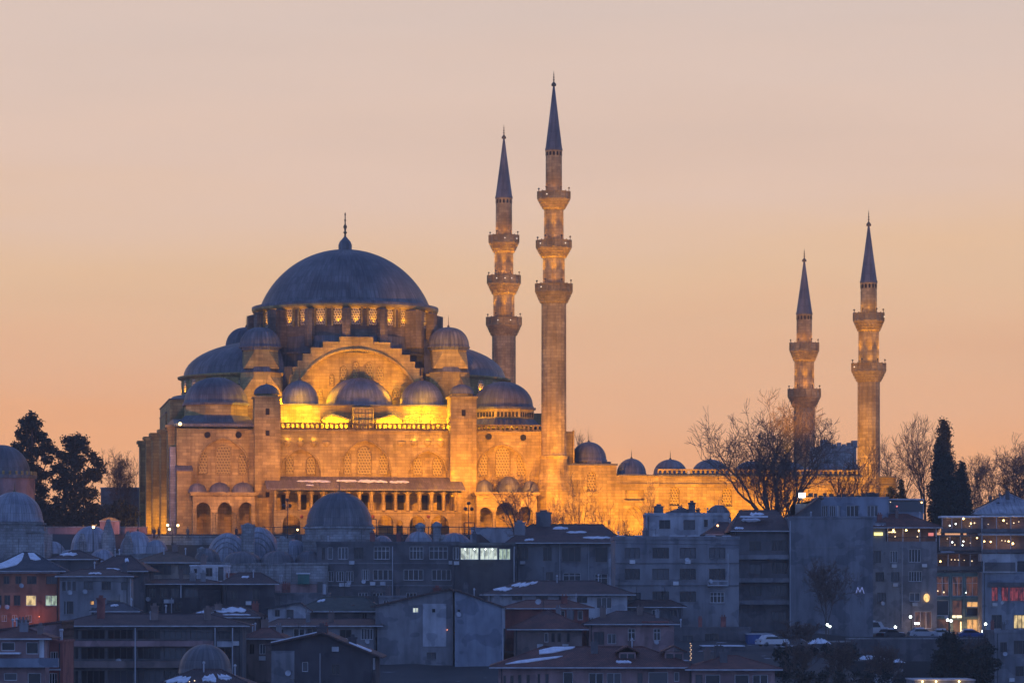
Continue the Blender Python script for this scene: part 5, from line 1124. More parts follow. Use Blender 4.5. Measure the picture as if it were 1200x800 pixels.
h = House('terrace_restaurant', 'sea green shop house with stacked lit dining terraces on top', 'restaurant', 1095, 1150, 671, 521, W_GREEN,
    [(1096.5, 675, 1112, 698, 'w1 t dim'), (1116, 675, 1128, 698, 'w1 t dim'), (1132, 675, 1147.5, 698, 'w1 t dim'), (1097, 703, 1112, 721, 'w0'), (1116, 703, 1127.5, 721, 'd0 dim'), (1133, 704.5, 1147, 711, 'w0 warm'), (1133, 712, 1147, 721, 'd0'), (1097, 725, 1112, 742, 'd0 dim'), (1133, 725, 1147, 741, 'd1 warm'), (1117, 726, 1127, 745, 'd0 dim')], 0, 12)
h.flat(W_DGREY, .2)
for px in (1095.5, 1114, 1130, 1149): h.box('pilaster', W_GREEN, px - 1, 672, px + 1, 745, -.2, -.004)
for t in (700, 722): h.box('string_band', W_GREEN, 1095, t, 1150, t + 1.2, -.22, -.21 + .2)
h.box('shop_sign', emit('shop_sign_face', (1, .8, .45), 1.6), 1116, 720.5, 1127, 723.5, -.35, -.23)
dining(h, 1098, 1150, 649, 668, [(1102, 657.5, .22, BULB), (1115, 655.5, .12, BULB_S), (1119, 655.5, .14, BULB_S), (1123, 655.8, .12, BULB_S), (1130, 656, .1, BULB_S), (1139, 657, .16, BULB_S)])
dining(h, 1101, 1150, 628, 645, [(1145, 630, .18, BULB), (1116, 635, .18, BULB_W), (1119, 638, .14, BULB_S), (1129, 634, .16, BULB_W), (1128, 638.5, .14, BULB_W), (1110, 631, .1, BULB_S), (1137, 636, .1, BULB_S)])
dining(h, 1104, 1150, 606, 624, [(1129, 607.5, .24, BULB), (1113, 615.5, .16, BULB_W), (1120, 613.5, .18, BULB_W), (1138, 613, .24, BULB), (1142, 612.5, .18, BULB_S), (1136, 616, .12, BULB_S)])
for t in (647, 626.5): h.box('terrace_slab', W_DGREY, 1098, t, 1150, t + 1.6, -.4, 4)
h.box('awning', SNOW, 1103, 604, 1152, 606, -.9, 3); h.bulb(1106, 693.5, -.1, .2, BULB_S); h.bulb(1099, 692, -.1, .16, BULB_S); h.bulb(1132, 694, -.1, .1, BULB_W)
point(h.fr.world(h.fr.U(1122, -1.5), -1.4, h.fr.Z(735, 0)), 90, (1, .5, .2)); point(h.fr.world(h.fr.U(1140, -1.5), -1.4, h.fr.Z(735, 0)), 90, (1, .5, .2)); h.box('door_light', emit('door_light', (1, .6, .25), 2.5), 1125.3, 728, 1126.6, 741, -.12, -.05); h.bulb(1135, 740.5, -.4, .16, BULB)
for px, py in ((1112, 611), (1112, 632), (1135, 632), (1120, 653), (1135, 611)): point(h.fr.world(h.fr.U(px, 1), 1.2, h.fr.Z(py, 0)), 14, (1, .5, .2))
h = House('terrace_restaurant', 'pale corner restaurant with golden lanterns and red lit windows at the right edge', 'restaurant', 1151, 1218, 671, 516, W_BLUE,
    [(1162, 687.5, 1169.5, 704, 'd0 red'), (1173.5, 687.5, 1182, 704, 'd1 red'), (1183, 687.5, 1204, 704, 'd3 red'), (1162, 720, 1174, 736, 'd1'), (1188, 720, 1212, 736, 'd4 yel')], 0, 12)
h.flat(W_BLUE, .2); h.box('dark_bay', W_DGREY, 1158, 682, 1210, 687, -.25, -.02)
dining(h, 1151, 1218, 627, 648, [(1153.5, 634, .2, BULB), (1161, 634.5, .2, BULB), (1178, 633.5, .14, BULB_S), (1182, 634, .2, BULB), (1187, 636.5, .26, BULB), (1174, 633, .12, BULB_S)])
dining(h, 1151, 1218, 605, 624, [(1176, 609.5, .24, BULB), (1188, 612.5, .16, BULB_S), (1180, 613, .12, BULB_S), (1194, 611, .12, BULB_S), (1158, 614, .1, BULB_S)])
h.box('screen_wall', W_PALE, 1152, 657, 1192, 670.5, -.4, -.3); h.box('screen_mesh', W_DGREY, 1154, 658.5, 1190, 669, -.45, -.41); h.box('terrace_slab', W_PALE, 1151, 624.5, 1218, 627, -.4, 4); h.box('terrace_slab', W_PALE, 1151, 648.5, 1218, 657, -.38, 4); h.box('awning', SNOW, 1151, 603.5, 1210, 605.2, -.8, 3)
for px, py in ((1157, 638), (1172, 638), (1186, 638), (1176, 613), (1190, 614)): point(h.fr.world(h.fr.U(px, 1), 1.2, h.fr.Z(py, 0)), 18, (1, .5, .18))
h = House('gabled_hall', 'big hall with a pale snowy roof and small dark dormer at the right edge', 'hall', 1146, 1230, 602, 556, W_GREY, (), 0, 14); h.hip(577.5, lead('snowy_roof', (.36, .37, .40), 1.2), .8, 7)
dmr = MB(); v = 3.0; a, b = h.fr.U(1164, v), h.fr.U(1176, v); z0 = h.fr.Z(594, a, v); dmr.extr_y([(a, z0 - 1), (b, z0 - 1), (b, z0), ((a + b) / 2, z0 + .9), (a, z0)], v, v + 4); dmr.build('dormer', W_DARK, h.roof); h.chimney(1172, 580, 588, .4, 6)
h = House('white_block', 'grey concrete block below the corner restaurant at the right edge', 'apartment block', 1166, 1220, 741, 486, W_GREY, [(1172, 752, 1180, 764, 'd1'), (1188, 750, 1204, 766, 'd2'), (1190, 780, 1200, 792, 'd1')], 0, 12); h.flat(W_GREY, .4)
h = House('kiosk', 'low pavilion with three warm eave lamps at the bottom right', 'pavilion', 1072, 1142, 797, 372, W_GREY, (), 0, 8); h.flat(W_PALE, .14)
for px in (1081, 1097, 1124): h.bulb(px, 798, -.3, .17, BULB, 20)
h = House('yard_shed', 'blue panelled shed in the dark yard below the apartment block', 'shed', 876, 905, 743, 462, wallmat('blue_panel', (.06, .11, .28)), (), 0, 6); h.flat(METAL_P, .1)
h = House('yard_shed', 'flat shed with snow along its roof beside the blue shed', 'shed', 824, 872, 757, 450, W_DGREY, [(840, 759, 848, 766, 'd1')], 0, 7); h.flat(SNOW, .1)
h = House('boundary_house', 'dark tarred house filling the yard below the apartment block', 'house', 790, 880, 736, 466, W_DGREY, [(826, 742, 842, 752, 'd2'), (800, 744, 812, 752, 'd1')], 0, 8); h.flat(W_DGREY, .2)
h = House('low_house', 'dark low house between the domes and the long dark roof', 'house', 262, 322, 684, 462, W_DARK, [(270, 692, 278, 702, 'd1'), (296, 690, 304, 702, 'd1')], 4, 8); h.hip(671, TILE_D, .6, 2.5, [rs(.3, .5, .5, .7)])
h = House('low_house', 'pink walled low house under the front domes with a green awning', 'house', 318, 372, 684, 480, W_PINK, [(330, 686, 338, 694, 'd1')], 0, 8); h.flat(W_GREY, .3); h.box('awning', plain('green_awning', (.05, .16, .13)), 349, 672, 362, 684, -1.2, -.1); h.box('awning_edge', SNOW, 347, 671, 363, 672.2, -1.3, -.1)
h = House('low_house', 'grey terrace wall house left of the banded office block', 'house', 322, 384, 696, 470, W_GREY, [(372, 672, 378, 682, 'd0')], 0, 7); h.flat(W_GREY, .25); h.pipe(380, 684, 696, -.2, .25)

# ------------------------------------------------------------------ domed dependencies of the mosque
def domed(name, label, cat, px, d, domes, wall=None, wmat=None):
    """domes: (px, radius px, top row, base row, v, drum row or None)"""
    fr = Frame(px, d, 0); root = frame_root(fr, name, label, cat, ground_z(fr.ox, d) - 1.5)
    for c, r_, pt, pb, v, pd, mat, fin in domes:
        u = fr.U(c, v); k = fr.m(u, v); zb_ = fr.Z(pb, u, v); h = fr.Z(pt, u, v) - zb_; rr = r_ * k
        dr = MB(); dr.ngon_prism(u, v, rr * 1.10, 8 if r_ > 15 else 12, 0, zb_ - .5 if pd else zb_ - .15); dr.ngon_prism(u, v, rr * 1.16, 8 if r_ > 15 else 12, zb_ - .45 if pd else zb_ - .14, zb_ - .15 if pd else zb_ - .02)
        if pd: dr.ngon_prism(u, v, rr * 1.2, 8, 0, fr.Z(pd, u, v))
        dr.build('drum', wmat or STONE_G, root)
        dm = MB().lathe(u, v, [(rr * 1.04, zb_ - .1), (rr * 1.04, zb_ + .2)] + cap(rr, h - .2, zb_ + .2, 12), 56).build('dome', mat, root, True)
        if fin: MB().lathe(u, v, finial_prof(zb_ + h - .15, fin, .3), 10).build('finial', GOLD, dm, True)
    if wall:
        pa, pb_, t, v, dep = wall; a, b = fr.U(pa, v), fr.U(pb_, v); MB().box(a, b, v, v + dep, 0, fr.Z(t, a, v)).build('wall', wmat or STONE_G, root)
        MB().box(a - .15, b + .15, v - .2, v + .1, fr.Z(t, a, v), fr.Z(t, a, v) + .25).build('coping', STONE_G, root)
    return fr, root
LEAD_B = lead('pale_old_lead', (.30, .31, .34), .9)
SNOWL = lead('frosted_lead', (.42, .43, .47), .9)
fr, tomb = domed('domed_tomb', 'octagonal tomb with a broad ribbed dome behind the left edge dome', 'tomb', 0, 562, [(2, 33, 521, 557, 0, None, LEAD, 0)], None, W_PINK)
k = fr.m(0); u = fr.U(2); z1, z0 = fr.Z(561, u), fr.Z(600, u)
ta = MB(); ta.ngon_prism(u, 0, 39 * k, 16, 0, z1); ta.build('porch_ring', W_PINK, tomb); MB().ngon_prism(u, 0, 41 * k, 16, z1, z1 + .6).build('porch_eave', LEAD, tomb)
bt_ = MB()
for i in range(32):
    a_ = 2 * pi * i / 32; bt_.tube((u + 39.5 * k * cos(a_), 39.5 * k * sin(a_), z1 + .6), (u + 39.5 * k * cos(a_), 39.5 * k * sin(a_), z1 + 1.2), .22, n=4)
bt_.build('cresting', STONE, tomb)
domed('domed_tomb', 'low grey lead dome cut by the left edge in front of the tomb', 'tomb', 19, 505, [(17, 33, 576, 611, 4, 617, LEAD_B, 1.6)], (-30, 52, 624, 0, 9))
fr, r_ = domed('madrasa', 'cluster of pale frosted domes and chimneys left below the mosque', 'madrasa', 120, 512, [(107, 24, 616, 646, 9, None, SNOWL, 0), (160, 20, 622, 650, 10, None, SNOWL, 0), (120, 15, 643, 658, 0, None, SNOWL, 0), (80, 13, 644, 658, 0, None, SNOWL, 0), (62, 15, 634, 652, 8, None, SNOWL, 0), (183, 14, 632, 650, 9, None, LEAD_B, 0)], (54, 206, 650, 1.5, 14))
for c, t, b, w in ((127, 608, 640, 1.9), (150, 622, 645, 1.4), (96, 625, 645, 1.4)):
    u = fr.U(c, 6); z1, z0 = fr.Z(t, u, 6), fr.Z(b, u, 6); MB().lathe(u, 6, [(w * .62, z0 - 1), (w * .55, z0 + (z1 - z0) * .35), (.25, z1)], 8).build('chimney', STONE_G, r_)
fr, r_ = domed('bath_house', 'cluster of blue grey domes and stone vents below the left mosque bays', 'bath house', 300, 500, [(267, 25, 624, 658, 12, None, LEAD_B, 0), (303, 26, 617, 656, 13, None, LEAD_B, 0), (345, 20, 632, 660, 12, None, LEAD_B, 0), (243, 15, 642, 658, 4, None, LEAD, 0), (284, 22, 645.5, 660, 1, None, LEAD, 0), (325, 20, 645, 661, 1, None, LEAD, 0), (363, 17, 645, 660, 2, None, LEAD, 0)], (228, 384, 661, -1.2, 17))
for c, rr_, pt, pb, v in ((267, 25, 624, 658, 12), (303, 26, 617, 656, 13)):
    u = fr.U(c, v); k = fr.m(u, v); zb_ = fr.Z(pb, u, v); h = fr.Z(pt, u, v) - zb_; R_ = rr_ * k
    for q in (.5, .66, .82):
        rib = MB()
        for i in range(24):
            t0, t1 = pi * i / 24, pi * (i + 1) / 24; y_ = v - R_ * sqrt(1 - q * q) * 1.0
            rib.tube((u + R_ * q * cos(t0), y_, zb_ + h * q * sin(t0)), (u + R_ * q * cos(t1), y_, zb_ + h * q * sin(t1)), .13, n=4)
        rib.build('dome_rib', LEAD_P, r_)
for c, t, b, w in ((290, 612, 640, .9), (331, 628, 655, .8), (300, 664, 690, 0), (236, 640, 652, .6)):
    if not w: continue
    u = fr.U(c, 3); z1, z0 = fr.Z(t, u, 3), fr.Z(b, u, 3); m_ = MB(); m_.box(u - w, u + w, 3, 3 + 2 * w, z0 - 2, z1 - .8); m_.ngon_prism(u, 3 + w, w * 1.25, 8, z1 - .8, z1 - .3); m_.ngon_prism(u, 3 + w, w * .9, 8, z1 - .3, z1, r1=.1); m_.build('stone_vent', STONE_G, r_)
fr, r_ = domed('domed_library', 'large smooth blue dome with finial standing before the mosque gallery', 'library', 397, 508, [(397.5, 38.5, 576, 616, 6, 627, LEAD, 2.0)], (355, 440, 634, 0, 12))
fr, r_ = domed('domed_gatehouse', 'pair of small ashy domes with chimneys before the gallery arches', 'gate house', 510, 512, [(491, 17, 622, 640, 6, None, LEAD_B, 0), (532, 22, 624, 644, 7, None, LEAD_B, 0), (448, 12, 627, 640, 7, None, LEAD_B, 0)], (425, 600, 640, 3, 8))
for c, t in ((492.5, 612), (512, 611), (519, 626)):
    u = fr.U(c, 6); z1, z0 = fr.Z(t, u, 6), fr.Z(640, u, 6); m_ = MB(); m_.lathe(u, 6, [(.7, z0), (.55, z1 - .9), (.75, z1 - .8), (.75, z1 - .4), (.2, z1)], 10); m_.build('chimney', STONE_G, r_)
# low garden walls of the mosque terrace
def wall_thing(name, label, px0, px1, top, d, mat, th=.6, cat='wall', bot=None):
    fr = Frame((px0 + px1) / 2, d, 0); zb = ground_z(fr.ox, d) - .5 if bot is None else (HOR - bot) / FPX * d; root = frame_root(fr, name, label, cat, zb); a, b = fr.U(px0), fr.U(px1); z = fr.Z(top, 0)
    MB().box(a, b, 0, th, 0, z).build('wall_body', mat, root); MB().box(a - .1, b + .1, -.1, th + .1, z, z + .2).build('coping', STONE_G, root); return fr, root
wall_thing('terrace_wall', 'long stone terrace wall under the left mosque porch', 170, 345, 629, 533, STONE_G, .6)
wall_thing('garden_wall', 'low pinkish garden wall left of the mosque behind the frosted domes', 40, 172, 618, 540, W_PINK, .6)
fr, r_ = wall_thing('arched_niche', 'small pale round topped fountain niche left of the mosque', 117, 140, 611, 536, W_PINK, 1.0, 'fountain')
a, b = fr.U(117), fr.U(140); zt = fr.Z(611, 0); MB().extr_y([(a, zt + .2), (b, zt + .2)] + [(b - (b - a) * i / 8, zt + .2 + .5 * sin(pi * i / 8)) for i in range(1, 8)], 0, 1).build('niche_head', STONE, r_)
wall_thing('low_block', 'dark low range of buildings seen between the pines and the mosque', 118, 168, 572, 640, W_DGREY, 6, 'building')
fr, r_ = wall_thing('retaining_wall', 'pale stretch of wall with a snowy foot below the tree by the right porch', 552, 606, 619, 541, W_PALE, .4)
fr, r_ = wall_thing('retaining_wall', 'dark retaining wall under the street of parked cars', 992, 1170, 748.5, 495, W_DGREY, .5)
wall_thing('yard_wall', 'long dark wall along the yard left of the parked cars', 900, 996, 752, 470, W_DGREY, .4)

# ------------------------------------------------------------------ railing along the terrace
fr = Frame(440, 531, 0); root = frame_root(fr, 'railing', 'thin dark iron railing running below the mosque gallery', 'railing', ground_z(fr.ox, 531))
z1, z0 = fr.Z(617.5, 0), fr.Z(632, 0); rl = MB(); ua, ub = fr.U(298), fr.U(556)
rl.tube((ua, 0, z1), (ub, 0, z1), .06, n=5); rl.tube((ua, 0, (z1 * .5 + z0 * .5)), (ub, 0, (z1 * .5 + z0 * .5)), .04, n=5); rl.build('rail', METAL, root)
ps = MB()
for px in range(298, 557, 12): u = fr.U(px); ps.tube((u, 0, -.2), (u, 0, z1 + .15), .055, n=5)
ps.build('railing_posts', METAL, root).name = 'baluster'
for pa, pb in ((428, 441), (544, 556)):
    fr = Frame(pa, 528, 0); root = frame_root(fr, 'sign_frame', 'bare iron board frame on the terrace by the ' + ('blue dome' if pa < 500 else 'street lamp'), 'frame', ground_z(fr.ox, 528)); m_ = MB(); a, b = fr.U(pa), fr.U(pb); zt = fr.Z(608 if pa < 500 else 612, 0)
    for u in (a, b): m_.tube((u, 0, -.3), (u, 0, zt), .07, n=5)
    m_.tube((a, 0, zt), (b, 0, zt), .06, n=5); m_.tube((a, 0, zt - 1), (b, 0, zt - 1), .05, n=5); m_.build('frame_bar', METAL, root)

# ------------------------------------------------------------------ street lamps
def lamp(label, px, base_py, d, globes, post_top, mat=None, power=0, r=.22, col=(1, .75, .4), cat='street lamp', group=None):
    fr = Frame(px, d, 0); zb = min((HOR - base_py) / FPX * d, ground_z(fr.ox, d) + .4); root = frame_root(fr, 'street_lamp', label, cat, zb, group)
    zt = fr.Z(post_top, 0); m_ = MB(); m_.tube((0, 0, -.4), (0, 0, zt), .09, .06, 8); m_.lathe(0, 0, [(.2, 0), (.2, .4), (.1, .6)], 10)
    for gx, gy in globes: u = fr.U(gx); z = fr.Z(gy, 0); m_.tube((0, 0, z - .28), (u, 0, z - .28), .04, n=5); m_.tube((u, 0, z - .3), (u, 0, z - .15), .08, n=6)
    m_.build('post', METAL, root)
    for gx, gy in globes:
        u = fr.U(gx); z = fr.Z(gy, 0); g = MB().ball((u, 0, z), r, 12).build('globe', mat or GLASS, root, True)
        if power: point(fr.world(u, -.5, z), power, col, .2)
    return root
lamp('three globe lamp post glowing warm white beside the left mosque pier', 202, 632, 532, [(196.5, 615), (198.5, 619.8), (208.5, 615.3)], 611, BULB, 30, .2)
lamp('unlit three globe lamp post standing before the left end of the gallery', 337, 632, 530, [(333, 592), (336.5, 585.5), (340, 592)], 587, METAL, 0, .28)
lamp('unlit three headed lamp post in front of the right mosque tower', 549, 632, 530, [(545.5, 595.8), (549.2, 589.5), (553, 596)], 591, METAL, 0, .28)
lamp('single warm lamp hung low by the dome left of the mosque', 109, 645, 514, [(109.5, 617.3)], 616, BULB, 14, .2)
lamp('small bright lamp near the gallery door beside the blue dome', 349, 632, 529, [(348.7, 620.5)], 619, BULB, 8, .15)
lamp('tall white street lamp on the right before the dining house', 1068, 745, 513, [(1067, 722.3)], 721, BULB_W, 16, .2, (1, .95, .8))
lamp('square white wall lamp low on the street beside the tall lamp', 1074, 748, 511, [(1073, 730), (1076, 730)], 729, BULB_W, 16, .18, (1, .95, .8))
lamp('white lamp at the left end of the parked cars', 1049, 748, 509, [(1049.3, 734.3)], 733, BULB_W, 16, .2, (.9, .95, 1))
lamp('twin headed white lamp before the sea green shop house', 1113, 750, 512, [(1110.5, 726), (1114.5, 727)], 726, BULB_W, 16, .2, (1, .9, .7))
lamp('three globe lamp with a raised middle at the right end of the street', 1155, 752, 508, [(1152, 739.3), (1157, 739.3), (1155, 730.7)], 729, BULB_W, 30, .2, (.9, 1, .95))
lamp('double white lamp in the dark yard under the bare yard tree', 971, 756, 474, [(969.5, 731.5), (972.5, 733.5)], 731, BULB_W, 15, .17, (.9, .95, 1))
u, z = MF.at(211, 496.5, -.6); MB().ball((u, -.6, z), .26, 10).build('corner_lamp', BULB, mosque, True); MB().tube((u, -.6, z - .2), (u + .3, .2, z - .5), .05).build('lamp_bracket', METAL, mosque)
point(MF.world(u, -1.0, z), 25, (1, .8, .5))

# ------------------------------------------------------------------ trees
def bare_tree(label, px, base_py, d, top_py, spread_px, seed, stems=3, levels=6, lean=0.0, fork=0.12, thick=1.0, name='bare_tree', droop=0.0, twig=.026):
    rnd = random.Random(seed); k = d / FPX; x = (px - 600) * k; zb = min((HOR - base_py) * k, ground_z(x, d) + .2)
    root = tag(empty(name, (x, d, zb)), label, 'tree', 'bare winter trees'); H = (HOR - top_py) * k - zb; S = spread_px * k / 2
    tr, tw = MB(), MB()
    def grow(p, dr, ln, rad, lev):
        mb = tr if lev <= 1 else tw; n = 3 if lev < 4 else 2; q = p; dd = dr.copy()
        rad2 = rad * .62
        for i in range(n):
            w = .13 + .05 * lev
            dd = (dd + Vector((rnd.gauss(0, w), rnd.gauss(0, w), rnd.gauss(0, w * .6) + (.06 if lev < 4 else -droop)))).normalized()
            nq = q + dd * (ln / n); r0 = rad + (rad2 - rad) * i / n; r1 = rad + (rad2 - rad) * (i + 1) / n
            mb.tube(q, nq, max(r0, twig), max(r1, twig * .8), 6 if lev < 2 else (4 if lev < 4 else 3)); q = nq
            if lev < levels and lev > 0 and (i < n - 1 or lev > 2) and rnd.random() < (1 if lev < 3 else .84):
                for _ in range(1 if lev < 5 else 1):
                    ax = Vector((rnd.uniform(-1, 1), rnd.uniform(-1, 1), rnd.uniform(-.3, .9))).normalized()
                    nd = (dd * .62 + ax * .75).normalized()
                    grow(q, nd, ln * rnd.uniform(.5, .72), max(r1 * .55, twig), lev + 1)
        if lev < levels:
            for _ in range(2):
                ax = Vector((rnd.uniform(-1, 1), rnd.uniform(-1, 1), rnd.uniform(-.2, .8)))
                nd = (dd + ax * .5).normalized(); grow(q, nd, ln * rnd.uniform(.62, .8), max(rad2 * .75, twig), lev + 1)
    tr.tube((0, 0, -.8), (lean * .3, 0, H * fork), .024 * H * thick, .019 * H * thick, 8)
    for s in range(stems):
        f = 0 if stems == 1 else (s / (stems - 1) - .5) * 2
        sx = f * S / H * 1.15 + lean / H; dr = Vector((sx + rnd.uniform(-.08, .08), rnd.uniform(-.3, .3), 1)).normalized()
        grow(Vector((lean * .3, 0, H * fork * .96)), dr, H * .30 * rnd.uniform(.9, 1.1), .0145 * H * thick, 1)
    # fit the crown to its real height and width
    zs = [v[2] for v in tw.v]; zm = sorted(zs)[int(len(zs) * .995)] ; kz = H / zm
    xs = sorted(v[0] for v in tw.v); kx = 2 * S / (xs[int(len(xs) * .996)] - xs[int(len(xs) * .004)])
    kx = max(.45, min(1.8, kx))
    for mb in (tr, tw): mb.v = [(v[0] * kx, v[1] * kx, v[2] * kz if v[2] > 0 else v[2]) for v in mb.v]
    tr.build('trunk', BARK, root); tw.build('crown', TWIG, root); return root
bare_tree('great many stemmed bare plane tree before the golden court wall', 912, 603, 544, 474, 160, 4, 6, 6, fork=.07, thick=1.15, twig=.026)
bare_tree('bare tree with a dense dark crown before the right porch of the mosque', 606, 622, 531, 556, 62, 9, 3, 5, fork=.35, thick=.9)
bare_tree('slim bare tree left of the parapet house in front of the golden wall', 674, 624, 531, 556, 58, 15, 3, 5, fork=.25, thick=.7)
bare_tree('thin bare sapling right beneath the lattice window of the court', 769, 600, 542, 566, 50, 21, 3, 5, fork=.2, thick=.6)
bare_tree('bare bush like tree at the foot of the nearest minaret', 645, 626, 532, 590, 46, 31, 5, 5, fork=.05, thick=.5)
bare_tree('low bare bushes by the arched gate in the court wall', 724, 624, 533, 598, 60, 33, 6, 5, fork=.04, thick=.4)
bare_tree('bare tree with low arching limbs right of the great plane tree', 985, 590, 552, 528, 66, 41, 4, 4, fork=.1, thick=.8)
bare_tree('twiggy bare tree at the foot of the rightmost minaret', 1012, 590, 556, 520, 52, 47, 4, 4, fork=.15, thick=.7)
bare_tree('tall pale stemmed bare tree left of the cypress', 1084, 608, 562, 490, 66, 55, 4, 5, fork=.16, thick=.7)
bare_tree('broad bare tree between the rightmost minaret and the cypress', 1052, 596, 575, 512, 60, 61, 4, 5, fork=.12, thick=.7)
bare_tree('bare tree right of the two cypresses', 1150, 600, 590, 535, 56, 67, 4, 6, fork=.1, thick=.7)
bare_tree('bare tree near the right edge behind the gabled hall', 1188, 600, 595, 516, 70, 71, 4, 6, fork=.1, thick=.7)
bare_tree('bare tree cut off by the right edge of the view', 1222, 600, 600, 520, 60, 75, 4, 5, fork=.1, thick=.7)
bare_tree('small bare tree beside the end buttresses on the left', 140, 590, 600, 530, 40, 81, 3, 6, fork=.2, thick=.6)
bare_tree('second small bare tree touching the end buttresses on the left', 158, 590, 610, 538, 30, 83, 3, 5, fork=.2, thick=.6)
bare_tree('bare tree peeping over the roofs beside the nearest minaret', 688, 545, 640, 506, 34, 87, 3, 5, fork=.3, thick=.5)
bare_tree('bare yard tree against the huge blank wall', 968, 738, 486, 656, 66, 91, 3, 6, fork=.3, thick=.6)
bare_tree('twiggy bare tree in the yard beside the retaining wall', 938, 760, 470, 728, 50, 95, 4, 5, fork=.1, thick=.5)
bare_tree('small bare shrub right of the dark conifer by the parked cars', 1138, 770, 492, 744, 60, 97, 5, 5, fork=.05, thick=.4)

def leafy(label, px, base_py, d, blobs, mat, name, seed, leaf=.34, dens=1.0, clump=1.0, trunk_px=3.0, group=None, flatten=.8):
    """blobs in photo pixels (x, y, r): the masses of the crown, each a cloud of leaf clumps"""
    rnd = random.Random(seed); k = d / FPX; x0 = (px - 600) * k; zb = min((HOR - base_py) * k, ground_z(x0, d) + .2)
    root = tag(empty(name, (x0, d, zb)), label, 'tree', group); cr, tr = MB(), MB()
    topz = 0
    for bx, by, br in blobs:
        c = Vector(((bx - px) * k, rnd.uniform(-1, 1) * br * k * .8, (HOR - by) * k - zb)); R_ = br * k; topz = max(topz, c.z)
        tr.tube((c.x * .25, 0, max(.5, c.z * .55)), c, .09, .03, 4)
        for _ in range(int((R_ * R_) * 20 * dens) + 9):
            dv = Vector((rnd.gauss(0, 1), rnd.gauss(0, 1), rnd.gauss(0, 1))).normalized() * R_ * rnd.uniform(.35, 1.0) ** .6
            cc = c + Vector((dv.x, dv.y, dv.z * flatten)); rc = clump * rnd.uniform(.35, .75)
            for _ in range(14):
                o = Vector((rnd.gauss(0, .5), rnd.gauss(0, .5), rnd.gauss(0, .4))) * rc; s = leaf * rnd.uniform(.7, 1.5)
                a = Vector((rnd.uniform(-1, 1), rnd.uniform(-1, 1), rnd.uniform(-1, 1))).normalized(); b = a.cross(Vector((rnd.uniform(-1, 1), rnd.uniform(-1, 1), rnd.uniform(-1, 1)))).normalized()
                q = cc + o; cr.face([q - a * s * .5, q + b * s * .32, q + a * s * .5, q - b * s * .32], [(0, 0)] * 4)
    tr.tube((0, 0, -.8), (0, 0, topz), trunk_px * k, .1, 7); tr.build('trunk', BARK, root); cr.build('crown', mat, root); return root
leafy('tall dark clumpy pine at the left, higher of the pair', 38, 612, 575, [(37, 489, 7), (31, 497, 9), (43, 497, 8), (24, 509, 8), (36, 510, 12), (47, 510, 6), (18, 521, 5), (30, 525, 12), (54, 519, 8), (59, 526, 6), (46, 528, 8), (33, 541, 13), (56, 538, 7), (22, 546, 9), (40, 556, 13), (56, 556, 6), (30, 568, 12), (46, 577, 13), (34, 592, 14), (52, 596, 12)], LEAF_D, 'pine_tree', 1, .36, 1.25, .95, 3, 'dark pines left of the mosque')
leafy('broad dark clumpy pine at the left, nearer the mosque', 88, 616, 570, [(90, 514, 7), (80, 517, 7), (98, 517, 6), (86, 526, 10), (99, 527, 6), (70, 533, 6), (78, 538, 10), (93, 541, 10), (107, 534, 6), (113, 541, 7), (118, 551, 6), (105, 553, 7), (67, 549, 8), (82, 556, 13), (98, 561, 8), (113, 561, 6), (70, 568, 12), (90, 576, 14), (106, 578, 10), (74, 590, 14), (95, 595, 14), (112, 596, 10), (62, 600, 11)], LEAF_D, 'pine_tree', 2, .36, 1.2, .95, 3, 'dark pines left of the mosque')
leafy('wide dark evergreen bush between the broad pine and the mosque', 140, 622, 562, [(128, 600, 11), (142, 594, 12), (155, 602, 9), (136, 610, 12), (150, 612, 10), (120, 612, 10)], LEAF_D, 'evergreen_bush', 3, .34, 1.3, .9, 1.2)
leafy('low dark thicket at the foot of the two pines', 66, 622, 570, [(44, 606, 11), (58, 608, 11), (72, 606, 12), (86, 607, 11), (100, 608, 11), (114, 606, 10), (50, 615, 9), (66, 616, 10), (82, 616, 10), (98, 616, 10)], LEAF_D, 'evergreen_bush', 23, .34, 1.3, .9, 1.0)
leafy('dark scrub along the yard beneath the bare yard tree', 930, 775, 440, [(912, 764, 5), (924, 762, 6), (938, 760, 6), (952, 761, 5), (968, 760, 6), (982, 762, 6), (996, 760, 6), (946, 768, 7), (974, 768, 7), (1000, 768, 7)], LEAF_D, 'evergreen_bush', 24, .34, 1.0, .8, .8)
def cone_blobs(px, top, base, hw, seed):
    rnd = random.Random(seed); out = []; n = int((base - top) / 3.2)
    for i in range(n):
        t = (i + .5) / n; w = hw * (.12 + .88 * t ** .75) * (1 if t < .85 else 1 - (t - .85) * 1.4); out.append((px + rnd.uniform(-.45, .45) * w, top + (base - top) * t, max(2.2, w * rnd.uniform(.62, .8))))
        if w > 6: out.append((px + rnd.choice((-1, 1)) * w * .5, top + (base - top) * t, w * .5))
    return out
leafy('tall dense dark cypress, the taller of two right of the minarets', 1105, 612, 556, cone_blobs(1105.5, 493, 614, 19.5, 5), LEAF_C, 'cypress_tree', 6, .30, 1.3, 1.15, 2.5, 'cypresses right of the minarets', 1.0)
leafy('shorter dark cypress tucked right beside the tall cypress', 1127, 612, 560, cone_blobs(1127, 543, 614, 14, 7), LEAF_C, 'cypress_tree', 8, .30, 1.3, 1.05, 2, 'cypresses right of the minarets', 1.0)
leafy('little pointed conifer below the broad bare tree', 1056, 592, 566, cone_blobs(1056.5, 563, 590, 7, 9), LEAF_C, 'conifer_tree', 10, .28, 2, .6, 1, None, 1.0)
leafy('lowest little conifer beside the pointed one', 1043, 592, 566, cone_blobs(1043.5, 571, 590, 7, 11), LEAF_C, 'conifer_tree', 12, .28, 2, .6, 1, None, 1.0)
